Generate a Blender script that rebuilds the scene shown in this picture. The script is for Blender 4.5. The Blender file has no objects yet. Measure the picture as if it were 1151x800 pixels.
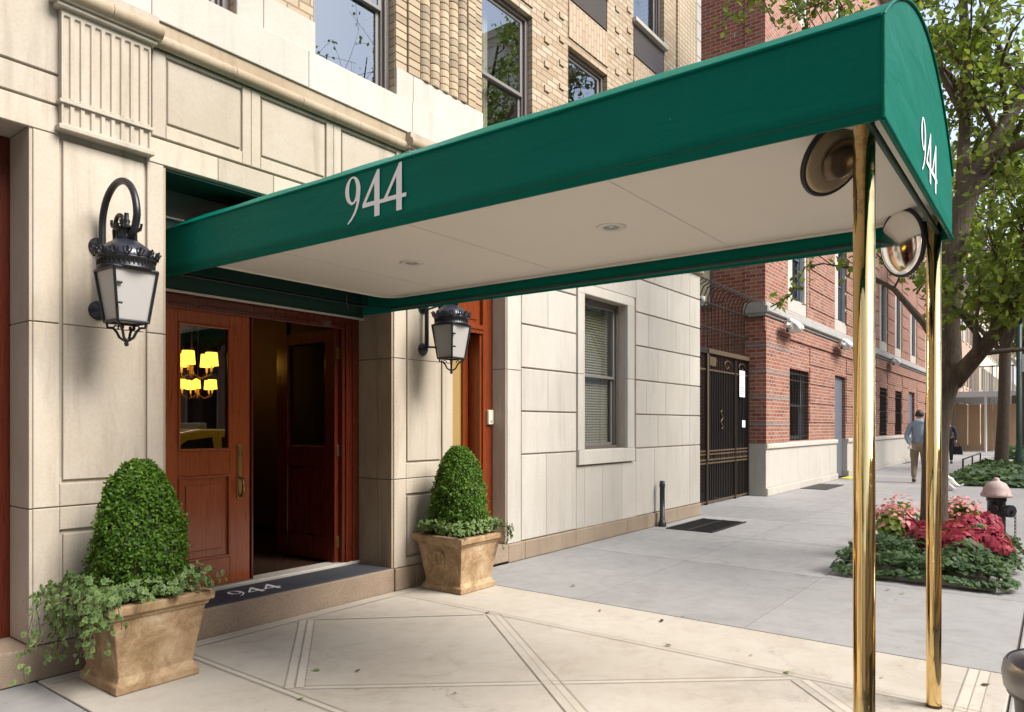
import bpy, bmesh, math, random
import numpy as np
from mathutils import Vector, Matrix, Euler
R = math.radians
rnd = random.Random(7)
sc = bpy.context.scene
col = sc.collection

# ------------------------------------------------------------------ measuring helpers
SN, CS, HC, FC = .7934, .6088, 1.42, 801.0
def ray(px):
    u = px-575.5
    return SN*FC+CS*u, CS*FC-SN*u
def onY(px, py, Y):
    a, b = ray(px); k = Y/b
    return Vector((a*k, Y, HC-(py-478)*k))
def gr(px, py, z=0.0):
    k = (HC-z)/(py-478); a, b = ray(px)
    return Vector((a*k, b*k, z))
def dp(px, py, d):
    a, b = ray(px); k = d/FC
    return Vector((a*k, b*k, HC-(py-478)*k))

# ------------------------------------------------------------------ materials
def lin(c):
    return tuple(((v/255)/12.92 if v/255 <= .04045 else ((v/255+.055)/1.055)**2.4) for v in c)
class NT:
    def __init__(s, name):
        s.m = bpy.data.materials.new(name); s.m.use_nodes = True
        s.t = s.m.node_tree; s.t.nodes.clear()
        s.out = s.n('ShaderNodeOutputMaterial')
        s.p = s.n('ShaderNodeBsdfPrincipled')
        s.l(s.p.outputs[0], s.out.inputs[0])
    def n(s, ty, **kw):
        nd = s.t.nodes.new(ty)
        for k, v in kw.items(): setattr(nd, k, v)
        return nd
    def l(s, a, b): s.t.links.new(a, b)
    def pos(s, scale=(1, 1, 1), swap=None):
        tc = s.n('ShaderNodeTexCoord'); mp = s.n('ShaderNodeMapping')
        mp.inputs['Scale'].default_value = scale
        s.l(tc.outputs['Object'], mp.inputs[0])
        return mp.outputs[0]
    def wpos(s, axes='xz', sc=(1, 1)):
        g = s.n('ShaderNodeNewGeometry'); sp = s.n('ShaderNodeSeparateXYZ'); cb = s.n('ShaderNodeCombineXYZ')
        s.l(g.outputs['Position'], sp.inputs[0])
        for i, a in enumerate(axes): s.l(sp.outputs['xyz'.index(a)], cb.inputs[i])
        return cb.outputs[0]
    def noise(s, vec, scale, detail=6, rough=.6, dist=0):
        nn = s.n('ShaderNodeTexNoise'); nn.inputs['Scale'].default_value = scale
        nn.inputs['Detail'].default_value = detail; nn.inputs['Roughness'].default_value = rough
        nn.inputs['Distortion'].default_value = dist
        if vec is not None: s.l(vec, nn.inputs['Vector'])
        return nn.outputs['Fac']
    def ramp(s, fac, stops):
        r = s.n('ShaderNodeValToRGB'); e = r.color_ramp.elements
        while len(e) < len(stops): e.new(.5)
        for el, (p, c) in zip(e, stops): el.position = p; el.color = (*c, 1) if len(c) == 3 else c
        s.l(fac, r.inputs[0]); return r.outputs[0]
    def mix(s, fac, a, b, mode='MIX'):
        m = s.n('ShaderNodeMix', data_type='RGBA', blend_type=mode)
        for v, i in ((fac, 0), (a, 6), (b, 7)):
            if hasattr(v, 'links'): s.l(v, m.inputs[i])
            else: m.inputs[i].default_value = v if i == 0 else ((*v, 1) if len(v) == 3 else v)
        return m.outputs[2]
    def math(s, op, a, b=0.0):
        m = s.n('ShaderNodeMath', operation=op)
        for v, i in ((a, 0), (b, 1)):
            if hasattr(v, 'links'): s.l(v, m.inputs[i])
            else: m.inputs[i].default_value = v
        return m.outputs[0]
    def island(s):
        return s.n('ShaderNodeNewGeometry').outputs['Random Per Island']
    def bump(s, h, strength=.3, dist=.01):
        b = s.n('ShaderNodeBump'); b.inputs['Strength'].default_value = strength; b.inputs['Distance'].default_value = dist
        s.l(h, b.inputs['Height']); s.l(b.outputs[0], s.p.inputs['Normal']); return b
    def set(s, **kw):
        names = dict(col='Base Color', rough='Roughness', metal='Metallic', spec='Specular IOR Level', coat='Coat Weight',
                     coatr='Coat Roughness', trans='Transmission Weight', emis='Emission Color', emiss='Emission Strength', sheen='Sheen Weight', sub='Subsurface Weight')
        for k, v in kw.items():
            i = s.p.inputs[names[k]]
            if hasattr(v, 'links'): s.l(v, i)
            else: i.default_value = (*v, 1) if isinstance(v, tuple) and len(v) == 3 else v
        return s.m

def mat_stone(name, c1, c2, streak=.35, tint=.12, rough=.8, grain=60, fam=.13):
    t = NT(name); p = t.wpos('xyz')
    g = t.n('ShaderNodeMapping'); g.inputs['Scale'].default_value = (3.2, 3.2, .35); t.l(p, g.inputs[0])
    big = t.noise(p, 1.7, 5, .6); st = t.noise(g.outputs[0], 2.6, 6, .65, .4); fine = t.noise(p, grain, 4, .7)
    c = t.mix(t.ramp(big, [(.3, (0, 0, 0)), (.7, (1, 1, 1))]), c1, c2)
    dark = tuple(v*.52 for v in (c2[0], c2[1]*.95, c2[2]*.85))
    c = t.mix(t.math('MULTIPLY', t.ramp(st, [(.5, (0, 0, 0)), (.78, (1, 1, 1))]), streak), c, dark)
    c = t.mix(t.math('MULTIPLY', t.ramp(fine, [(.38, (1, 1, 1)), (.58, (0, 0, 0))]), fam), c, dark)
    isl = t.island(); v = t.math('ADD', t.math('MULTIPLY', isl, tint), 1-tint)
    cc = t.n('ShaderNodeCombineXYZ')
    for i in range(3): t.l(v, cc.inputs[i])
    c = t.mix(1.0, c, cc.outputs[0], 'MULTIPLY')
    t.bump(t.math('ADD', t.math('MULTIPLY', fine, .5), st), .25, .006)
    return t.set(col=c, rough=rough, spec=.3)

def mat_brick(name, cols, mortar, axes='xz', w=.205, h=.068, off=.5, msize=.008, bump=.5, var=1.0):
    t = NT(name); p = t.wpos(axes); P3 = t.wpos('xyz')
    b = t.n('ShaderNodeTexBrick'); b.offset = off
    t.l(p, b.inputs['Vector'])
    b.inputs['Scale'].default_value = 1; b.inputs['Brick Width'].default_value = w; b.inputs['Row Height'].default_value = h
    b.inputs['Mortar Size'].default_value = msize; b.inputs['Mortar Smooth'].default_value = .25; b.inputs['Bias'].default_value = 0
    b.inputs['Color1'].default_value = (0, 0, 0, 1); b.inputs['Color2'].default_value = (1, 1, 1, 1); b.inputs['Mortar'].default_value = (.5, .5, .5, 1)
    n = len(cols)
    c = t.ramp(b.outputs['Color'], [(.02+.96*i/(n-1), cc) for i, cc in enumerate(cols)])
    fine = t.noise(P3, 45, 5, .7); big = t.noise(P3, .9, 4, .6)
    c = t.mix(t.math('MULTIPLY', fine, .35), c, tuple(v*.5 for v in cols[0]))
    c = t.mix(t.math('MULTIPLY', t.ramp(big, [(.42, (0, 0, 0)), (.75, (1, 1, 1))]), .35), c, tuple(v*.62 for v in cols[-1]))
    c = t.mix(b.outputs['Fac'], c, t.mix(fine, mortar, tuple(v*.7 for v in mortar)))
    hgt = t.math('ADD', t.math('SUBTRACT', 1.0, b.outputs['Fac']), t.math('MULTIPLY', fine, .3))
    t.bump(hgt, bump, .008)
    return t.set(col=c, rough=.85, spec=.25)

def mat_wood(name, c1, c2, rough=.28, sc=(14, 14, .9), coat=.35):
    t = NT(name); p = t.wpos('xyz'); g = t.n('ShaderNodeMapping'); g.inputs['Scale'].default_value = sc; t.l(p, g.inputs[0])
    a = t.noise(g.outputs[0], 3.0, 8, .65, 1.2); b = t.noise(p, 1.2, 3, .5)
    isl = t.island()
    c = t.mix(t.ramp(a, [(.3, (0, 0, 0)), (.72, (1, 1, 1))]), c1, c2)
    c = t.mix(t.math('MULTIPLY', t.math('ADD', b, t.math('MULTIPLY', isl, .3)), .45), c, tuple(v*.5 for v in c1))
    t.bump(a, .08, .003)
    return t.set(col=c, rough=t.math('ADD', t.math('MULTIPLY', a, .15), rough-.07), coat=coat, coatr=.12)

def mat_plain(name, c, rough=.5, metal=0.0, var=.15, scale=20, bump=.05, **kw):
    t = NT(name); p = t.wpos('xyz'); n = t.noise(p, scale, 5, .65); n2 = t.noise(p, scale*.08, 4, .6)
    cc = t.mix(t.math('MULTIPLY', n, var*2), c, tuple(v*.6 for v in c))
    cc = t.mix(t.math('MULTIPLY', t.ramp(n2, [(.4, (0, 0, 0)), (.75, (1, 1, 1))]), var*2), cc, tuple(v*.55 for v in c))
    if bump: t.bump(n, bump, .003)
    return t.set(col=cc, rough=t.math('ADD', t.math('MULTIPLY', n2, .2), max(0, rough-.1)), metal=metal, **kw)

def mat_leaf(name, cols, edge=None, rough=.45, trans=.25):
    t = NT(name); isl = t.island()
    c = t.ramp(isl, [(i/(len(cols)-1), cc) for i, cc in enumerate(cols)])
    if edge:
        at = t.n('ShaderNodeAttribute'); at.attribute_name = 'rim'
        f = t.ramp(at.outputs['Fac'], [(.45, (0, 0, 0)), (.85, (1, 1, 1))])
        c = t.mix(t.math('MULTIPLY', f, .75), c, edge)
    t.set(col=c, rough=rough, spec=.22)
    tr = t.n('ShaderNodeBsdfTranslucent'); t.l(t.mix(.3, c, (.35, .45, .05)), tr.inputs[0])
    ms = t.n('ShaderNodeMixShader'); ms.inputs[0].default_value = trans
    t.l(t.p.outputs[0], ms.inputs[1]); t.l(tr.outputs[0], ms.inputs[2]); t.l(ms.outputs[0], t.out.inputs[0])
    return t.m

def mat_glass(name, ior=1.9, tint=(.75, .78, .78), gc=(.78, .86, .96)):
    t = NT(name); fr = t.n('ShaderNodeFresnel'); fr.inputs[0].default_value = ior
    tr = t.n('ShaderNodeBsdfTransparent'); tr.inputs[0].default_value = (*tint, 1)
    gl = t.n('ShaderNodeBsdfGlossy'); gl.inputs['Roughness'].default_value = .005; gl.inputs['Color'].default_value = (*gc, 1)
    p = t.wpos('xyz'); n = t.noise(p, 1.1, 0, .4); b = t.n('ShaderNodeBump'); b.inputs['Strength'].default_value = .03; b.inputs['Distance'].default_value = .01
    t.l(n, b.inputs['Height']); t.l(b.outputs[0], gl.inputs['Normal'])
    gm = t.n('ShaderNodeNewGeometry'); fac = t.math('MULTIPLY', fr.outputs[0], t.math('SUBTRACT', 1.0, gm.outputs['Backfacing']))
    ms = t.n('ShaderNodeMixShader'); t.l(fac, ms.inputs[0]); t.l(tr.outputs[0], ms.inputs[1]); t.l(gl.outputs[0], ms.inputs[2])
    t.l(ms.outputs[0], t.out.inputs[0]); return t.m

def mat_emit(name, c, s):
    t = NT(name); return t.set(col=(.8, .7, .5), emis=c, emiss=s, rough=.6)

M = {}
M['lime'] = mat_stone('limestone', (.52, .465, .39), (.45, .385, .30), .55, .20)
M['limew'] = mat_stone('pale_limestone', (.54, .51, .46), (.49, .455, .40), .35, .15)
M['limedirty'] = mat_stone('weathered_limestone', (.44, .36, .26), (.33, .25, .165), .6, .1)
M['plinth'] = mat_stone('plinth_granite', (.42, .335, .25), (.31, .24, .175), .4, .22, .75, 140, .6)
M['granite'] = mat_stone('pink_granite', (.45, .35, .265), (.31, .235, .175), .25, .08, .6, 150, .75)
M['tanbrick'] = mat_brick('tan_brick', [(.44, .33, .22), (.50, .40, .28), (.40, .285, .18), (.55, .47, .36)], (.27, .22, .16))
M['tanbrick_s'] = mat_brick('tan_soldier_brick', [(.45, .34, .24), (.52, .42, .31), (.48, .37, .26)], (.34, .26, .18), 'zx')
M['tanbrick_h'] = mat_brick('tan_header_brick', [(.54, .42, .28), (.60, .50, .37), (.55, .43, .30)], (.30, .25, .19), 'xz', .1, .068, 0)
M['reedbrick'] = mat_stone('moulded_brick', (.46, .345, .225), (.53, .43, .31), .25, .42, .8, 80)
M['redbrick'] = mat_brick('red_brick', [(.28, .095, .06), (.37, .15, .095), (.21, .075, .056), (.37, .205, .145)], (.46, .39, .33), 'xz', .215, .076)
M['redbrick_y'] = mat_brick('red_brick_side', [(.29, .085, .052), (.40, .135, .08), (.23, .07, .052), (.38, .18, .12)], (.42, .36, .30), 'yz', .215, .076)
M['farbrick'] = mat_brick('pink_brick', [(.50, .30, .21), (.56, .36, .27), (.52, .33, .24)], (.45, .38, .32), 'xz', .215, .076)
M['greybrick'] = mat_brick('grey_brick_band', [(.24, .18, .16), (.30, .22, .19), (.20, .15, .14)], (.38, .33, .29), 'xz', .215, .076)
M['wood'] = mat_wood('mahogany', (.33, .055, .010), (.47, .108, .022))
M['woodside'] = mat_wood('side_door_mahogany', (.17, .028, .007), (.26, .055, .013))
M['wooddark'] = mat_wood('dark_shaded_mahogany', (.095, .012, .004), (.14, .020, .006))  # darker mahogany copy, also carries the indoor shade of the open leaf
M['brass'] = NT('polished_brass')
_t = M['brass']; _p = _t.wpos('xyz'); _n = _t.noise(_p, 9, 4, .6)
_t.bump(_n, .03, .01)
M['brass'] = _t.set(col=_t.mix(_n, (.90, .68, .33), (.80, .55, .22)), metal=1.0, rough=_t.math('ADD', _t.math('MULTIPLY', _t.ramp(_t.noise(_p, 22, 6, .75), [(.48, (0, 0, 0)), (.75, (1, 1, 1))]), .22), .04))
M['oldbrass'] = mat_plain('aged_brass', (.42, .28, .12), .35, 1.0, .3, 30)
M['iron'] = mat_plain('black_iron', (.022, .022, .026), .38, .3, .3, 60, .1)
M['gateiron'] = mat_plain('rusty_bronze_iron', (.035, .026, .02), .55, .4, .4, 25, .1)
M['gatelit'] = mat_plain('gold_lit_iron', (.14, .095, .055), .55, .3, .3, 25, .1)  # gate iron with its golden light put into the base colour
M['frost'] = NT('frosted_glass').set(col=(.37, .36, .345), rough=.3, sub=.0, spec=.5)
M['dome'] = mat_plain('blue_black_enamel', (.026, .028, .042), .3, .2, .2, 30)
M['canvas'] = NT('green_canvas')
_t = M['canvas']; _p = _t.wpos('xyz'); _n = _t.noise(_p, 2.2, 5, .6); _w = _t.noise(_p, 420, 2, .5)
_v = _t.n('ShaderNodeTexVoronoi'); _v.inputs['Scale'].default_value = 7.5; _t.l(_p, _v.inputs['Vector'])
_sp = _t.ramp(_v.outputs['Distance'], [(.02, (1, 1, 1)), (.045, (0, 0, 0))])
_c = _t.mix(_n, (.0002, .145, .102), (.0004, .120, .086))
_c = _t.mix(_t.math('MULTIPLY', _sp, .35), _c, (.35, .5, .42))
_g = _t.n('ShaderNodeMapping'); _g.inputs['Scale'].default_value = (5, 5, .5); _t.l(_p, _g.inputs[0]); _s = _t.noise(_g.outputs[0], 2.2, 6, .7)
_c = _t.mix(_t.math('MULTIPLY', _t.ramp(_s, [(.56, (0, 0, 0)), (.8, (1, 1, 1))]), .22), _c, (.03, .12, .10))
_wr = _t.n('ShaderNodeMapping'); _wr.inputs['Scale'].default_value = (.7, .7, 2.4); _wr.inputs['Rotation'].default_value = (.35, 0, 0); _t.l(_p, _wr.inputs[0]); _wn = _t.noise(_wr.outputs[0], 2.4, 3, .5, .6)
_t.bump(_t.math('ADD', _t.math('MULTIPLY', _w, .10), _t.math('MULTIPLY', _wn, 1.6)), .35, .03)
M['canvas'] = _t.set(col=_c, rough=.5, spec=.07)
M['greenboard'] = mat_plain('dark_green_board', (.008, .050, .036), .6, 0, .2, 6)
M['ceiling'] = mat_plain('cream_soffit_panel', (.70, .64, .56), .7, 0, .06, 3, .02)
M['white'] = mat_plain('white_letter_paint', (.80, .81, .82), .6, 0, .05, 8)
M['frame'] = mat_plain('grey_brown_window_paint', (.135, .115, .105), .4, 0, .15, 12)
M['framelt'] = mat_plain('grey_window_paint', (.22, .20, .19), .4, 0, .15, 12)
M['glass'] = mat_glass('window_glass', 3.1, (.8, .82, .82))
M['doorglass'] = mat_glass('door_glass', 2.3, (.8, .8, .76), (.9, .9, .9))
M['frostband'] = mat_plain('steel_threshold', (.62, .58, .52), .4, .2, .1, 20)
M['mat'] = mat_plain('charcoal_rubber_mat', (.045, .05, .065), .75, 0, .25, 90, .3)
M['soil'] = mat_plain('dark_soil', (.05, .033, .02), .95, 0, .4, 40, .6)
M['asphalt'] = mat_plain('asphalt', (.06, .06, .062), .85, 0, .25, 90, .3)
M['kerb'] = mat_plain('grey_kerb_stone', (.40, .39, .37), .8, 0, .2, 40, .3)
M['mirror'] = mat_plain('mirror_glass', (.88, .88, .86), .12, 1.0, .0, 5, 0)
M['bronze'] = mat_plain('dark_bronze', (.13, .085, .05), .28, .7, .3, 14)
M['mirrorold'] = mat_plain('gilded_mirror_back', (.42, .32, .20), .36, .7, .2, 12, 0)
M['bark'] = NT('bark')
_t = M['bark']; _p = _t.wpos('xyz'); _g = _t.n('ShaderNodeMapping'); _g.inputs['Scale'].default_value = (1, 1, .22); _t.l(_p, _g.inputs[0])
_n = _t.noise(_g.outputs[0], 30, 6, .7, .8); _n2 = _t.noise(_p, 3, 4)
_c = _t.mix(_t.ramp(_n, [(.35, (0, 0, 0)), (.65, (1, 1, 1))]), (.055, .038, .027), (.13, .095, .068))
_c = _t.mix(_t.math('MULTIPLY', _n2, .4), _c, (.09, .075, .05)); _t.bump(_n, .9, .025)
M['bark'] = _t.set(col=_c, rough=.9)
M['leaf'] = mat_leaf('pear_leaf', [(.07, .13, .018), (.15, .23, .03), (.22, .29, .04), (.09, .15, .03), (.30, .34, .06), (.12, .17, .08)], None, .45, .5)
M['leaffar'] = mat_leaf('far_leaf', [(.07, .12, .022), (.14, .21, .035), (.20, .26, .05), (.10, .15, .03)], None, .5, .4)
M['box'] = mat_leaf('boxwood_leaf', [(.030, .085, .008), (.065, .15, .014), (.12, .22, .025), (.045, .11, .012), (.09, .18, .02)], None, .45, .3)
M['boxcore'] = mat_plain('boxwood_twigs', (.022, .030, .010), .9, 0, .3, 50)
M['ivy'] = mat_leaf('ivy_leaf', [(.045, .10, .030), (.075, .15, .045), (.12, .20, .06), (.06, .12, .05)], (.22, .30, .11), .45, .2)
M['ivydark'] = mat_leaf('ground_ivy_leaf', [(.022, .055, .026), (.038, .085, .032), (.09, .15, .035), (.03, .07, .040)], (.08, .13, .06), .55, .2)
M['red'] = mat_leaf('crimson_leaf', [(.33, .016, .05), (.44, .04, .09), (.24, .010, .035), (.52, .12, .17)], (.36, .05, .08), .5, .2)
M['pink'] = mat_leaf('pink_petal', [(.75, .25, .28), (.80, .38, .38), (.68, .18, .22)], None, .5, .25)
M['lime_l'] = mat_leaf('lime_leaf', [(.14, .22, .03), (.22, .30, .05), (.10, .17, .03)], None, .5, .25)
M['planter'] = NT('cast_stone_planter')
_t = M['planter']; _p = _t.pos(); _n = _t.noise(_p, 5.2, 10, .78, .5); _f = _t.noise(_p, 90, 4, .7); _n2 = _t.noise(_p, 1.6, 4)
_c = _t.ramp(_n, [(.38, (.19, .115, .055)), (.48, (.34, .22, .115)), (.57, (.47, .34, .20)), (.70, (.64, .55, .42))])
_c = _t.mix(_t.math('MULTIPLY', _f, .35), _c, (.13, .075, .035)); _c = _t.mix(_t.math('MULTIPLY', _n2, .3), _c, (.42, .30, .18))
_t.bump(_t.math('ADD', _t.math('MULTIPLY', _f, .6), _n), .55, .010); M['planter'] = _t.set(col=_c, rough=.85)
M['yellow'] = mat_plain('taxi_yellow', (.90, .52, .03), .25, 0, .05, 5, 0, coat=.8)
M['tyre'] = mat_plain('tyre_rubber', (.02, .02, .02), .8)
M['carglass'] = mat_plain('dark_car_glass', (.015, .017, .02), .05)
M['shade'] = mat_emit('lit_lamp_shade', (1.0, .50, .06), 1.9)
M['cove'] = mat_emit('lit_ceiling_cove', (1.0, .42, .06), .12)
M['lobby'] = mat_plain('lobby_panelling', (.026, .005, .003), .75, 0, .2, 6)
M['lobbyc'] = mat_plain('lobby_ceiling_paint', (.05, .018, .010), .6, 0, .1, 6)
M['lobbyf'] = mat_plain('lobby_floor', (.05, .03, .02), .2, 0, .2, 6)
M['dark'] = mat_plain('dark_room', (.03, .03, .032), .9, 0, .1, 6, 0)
M['yelpanel'] = mat_plain('yellow_lit_door_glass', (.36, .24, .09), .3, 0, .15, 4)  # yellow light on the side door glass put into its colour
M['plastic'] = mat_plain('ivory_plastic', (.72, .66, .52), .4, 0, .05, 5)
M['blind'] = mat_plain('cream_blind', (.80, .73, .54), .6, 0, .08, 5)
M['paper'] = mat_plain('white_paper', (.78, .78, .78), .7, 0, .05, 5)
M['ink'] = mat_plain('grey_ink', (.25, .25, .26), .7)
M['blackplate'] = mat_plain('cast_iron_cover', (.045, .045, .045), .6, .4, .3, 60, .3)
M['yellowpaint'] = mat_plain('yellow_safety_paint', (.62, .56, .06), .6, 0, .2, 10)
M['hydblack'] = mat_plain('black_hydrant_paint', (.03, .032, .035), .4, .1, .2, 20)
M['hydtop'] = mat_plain('chipped_pale_pink_paint', (.62, .46, .44), .6, 0, .42, 60, .6)
M['silver'] = mat_plain('dull_silver_rim', (.34, .33, .34), .4, .7, .35, 14, .2)
M['bag'] = mat_plain('crumpled_bin_liner', (.045, .038, .042), .4, 0, .3, 12, .5)
M['cloth_b'] = mat_plain('blue_grey_hoodie_cloth', (.23, .30, .37), .9, 0, .15, 14)
M['cloth_k'] = mat_plain('khaki_trouser_cloth', (.22, .175, .12), .9, 0, .15, 14)
M['cloth_n'] = mat_plain('navy_jacket_cloth', (.045, .05, .075), .85, 0, .15, 14)
M['cloth_d'] = mat_plain('black_cloth', (.016, .016, .019), .85, 0, .15, 14)
M['skin'] = mat_plain('skin', (.50, .30, .21), .55, 0, .06, 12)
M['hair'] = mat_plain('dark_hair', (.025, .018, .013), .6)
M['hairg'] = mat_plain('grey_hair', (.40, .36, .32), .7)
M['fur'] = mat_plain('white_fur', (.74, .72, .68), .95, 0, .1, 40, .6)
M['shoe'] = mat_plain('dark_shoe_leather', (.05, .035, .03), .5)
M['shed'] = mat_plain('pale_blue_grey_shed_paint', (.62, .68, .70), .6, 0, .12, 4)
M['shedwood'] = mat_plain('tan_hoarding', (.62, .42, .25), .7, 0, .3, 2)
M['creamfar'] = mat_plain('cream_render', (.66, .57, .45), .85, 0, .15, 1)
M['creambright'] = mat_plain('pale_cream_render', (.80, .74, .64), .85, 0, .1, 1)
M['greyfar'] = mat_plain('grey_render', (.36, .35, .35), .85, 0, .15, 1)
M['signgreen'] = mat_plain('dark_green_post_paint', (.02, .06, .045), .45)
M['plasticwrap'] = mat_plain('white_plastic_sheet', (.78, .76, .72), .35, 0, .1, 18, .5)
M['bluegrey'] = mat_plain('blue_grey_metal', (.14, .16, .20), .45, 0, .15, 6)
M['petalor'] = mat_leaf('orange_flower', [(.65, .13, .04), (.75, .22, .06), (.5, .07, .05)])

def mat_concrete(name, c1, c2, stain, joints=None):
    t = NT(name); p = t.wpos('xyz')
    big = t.noise(p, .8, 6, .65, .5); mid = t.noise(p, 5, 6, .7, .3); fine = t.noise(p, 150, 3, .7); sp = t.noise(p, 38, 3, .5)
    c = t.mix(t.ramp(big, [(.3, (0, 0, 0)), (.7, (1, 1, 1))]), c1, c2)
    c = t.mix(t.math('MULTIPLY', t.ramp(mid, [(.45, (0, 0, 0)), (.75, (1, 1, 1))]), .45), c, stain)
    c = t.mix(t.math('MULTIPLY', fine, .22), c, tuple(v*.5 for v in c1))
    c = t.mix(t.math('MULTIPLY', t.ramp(sp, [(.70, (0, 0, 0)), (.76, (1, 1, 1))]), .45), c, tuple(v*.45 for v in stain))
    vo = t.n('ShaderNodeTexVoronoi'); vo.inputs['Scale'].default_value = 3.3; vo.inputs['Randomness'].default_value = 1.0; t.l(p, vo.inputs['Vector'])
    c = t.mix(t.math('MULTIPLY', t.ramp(vo.outputs['Distance'], [(.045, (1, 1, 1)), (.062, (0, 0, 0))]), .38), c, tuple(v*.42 for v in c1))
    cw = t.n('ShaderNodeTexVoronoi'); cw.feature = 'DISTANCE_TO_EDGE'; cw.inputs['Scale'].default_value = .33
    wp = t.n('ShaderNodeVectorMath', operation='ADD'); t.l(p, wp.inputs[0]); nv = t.n('ShaderNodeTexNoise'); nv.inputs['Scale'].default_value = 1.6; nv.inputs['Detail'].default_value = 8; nv.inputs['Roughness'].default_value = .7; t.l(p, nv.inputs['Vector']); t.l(nv.outputs['Color'], wp.inputs[1]); t.l(wp.outputs[0], cw.inputs['Vector'])
    c = t.mix(t.math('MULTIPLY', t.ramp(cw.outputs['Distance'], [(.0, (1, 1, 1)), (.0045, (0, 0, 0))]), t.math('MULTIPLY', t.ramp(big, [(.45, (0, 0, 0)), (.6, (1, 1, 1))]), .55)), c, tuple(v*.35 for v in c1))
    stn = t.noise(p, 2.3, 7, .72, 1.2); c = t.mix(t.math('MULTIPLY', t.ramp(stn, [(.52, (0, 0, 0)), (.68, (1, 1, 1))]), .30), c, tuple(v*.72 for v in stain))
    v = t.math('ADD', t.math('MULTIPLY', t.island(), .14), .86); cc = t.n('ShaderNodeCombineXYZ')
    for i in range(3): t.l(v, cc.inputs[i])
    c = t.mix(1.0, c, cc.outputs[0], 'MULTIPLY')
    t.bump(t.math('ADD', t.math('MULTIPLY', mid, .5), fine), .3, .004)
    return t.set(col=c, rough=t.math('ADD', t.math('MULTIPLY', mid, .3), .55), spec=.35)
M['slab'] = mat_concrete('pale_entrance_concrete', (.455, .41, .345), (.51, .475, .415), (.36, .295, .22))
M['slabline'] = mat_concrete('tooled_concrete_band', (.52, .475, .40), (.54, .50, .43), (.42, .36, .28))
M['walk'] = mat_concrete('grey_sidewalk_concrete', (.315, .31, .305), (.37, .365, .355), (.235, .225, .215))
M['groove'] = mat_plain('soft_groove', (.36, .315, .255), .9, 0, .3, 9)
M['gap'] = mat_plain('dark_joint', (.10, .085, .07), .9)

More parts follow.
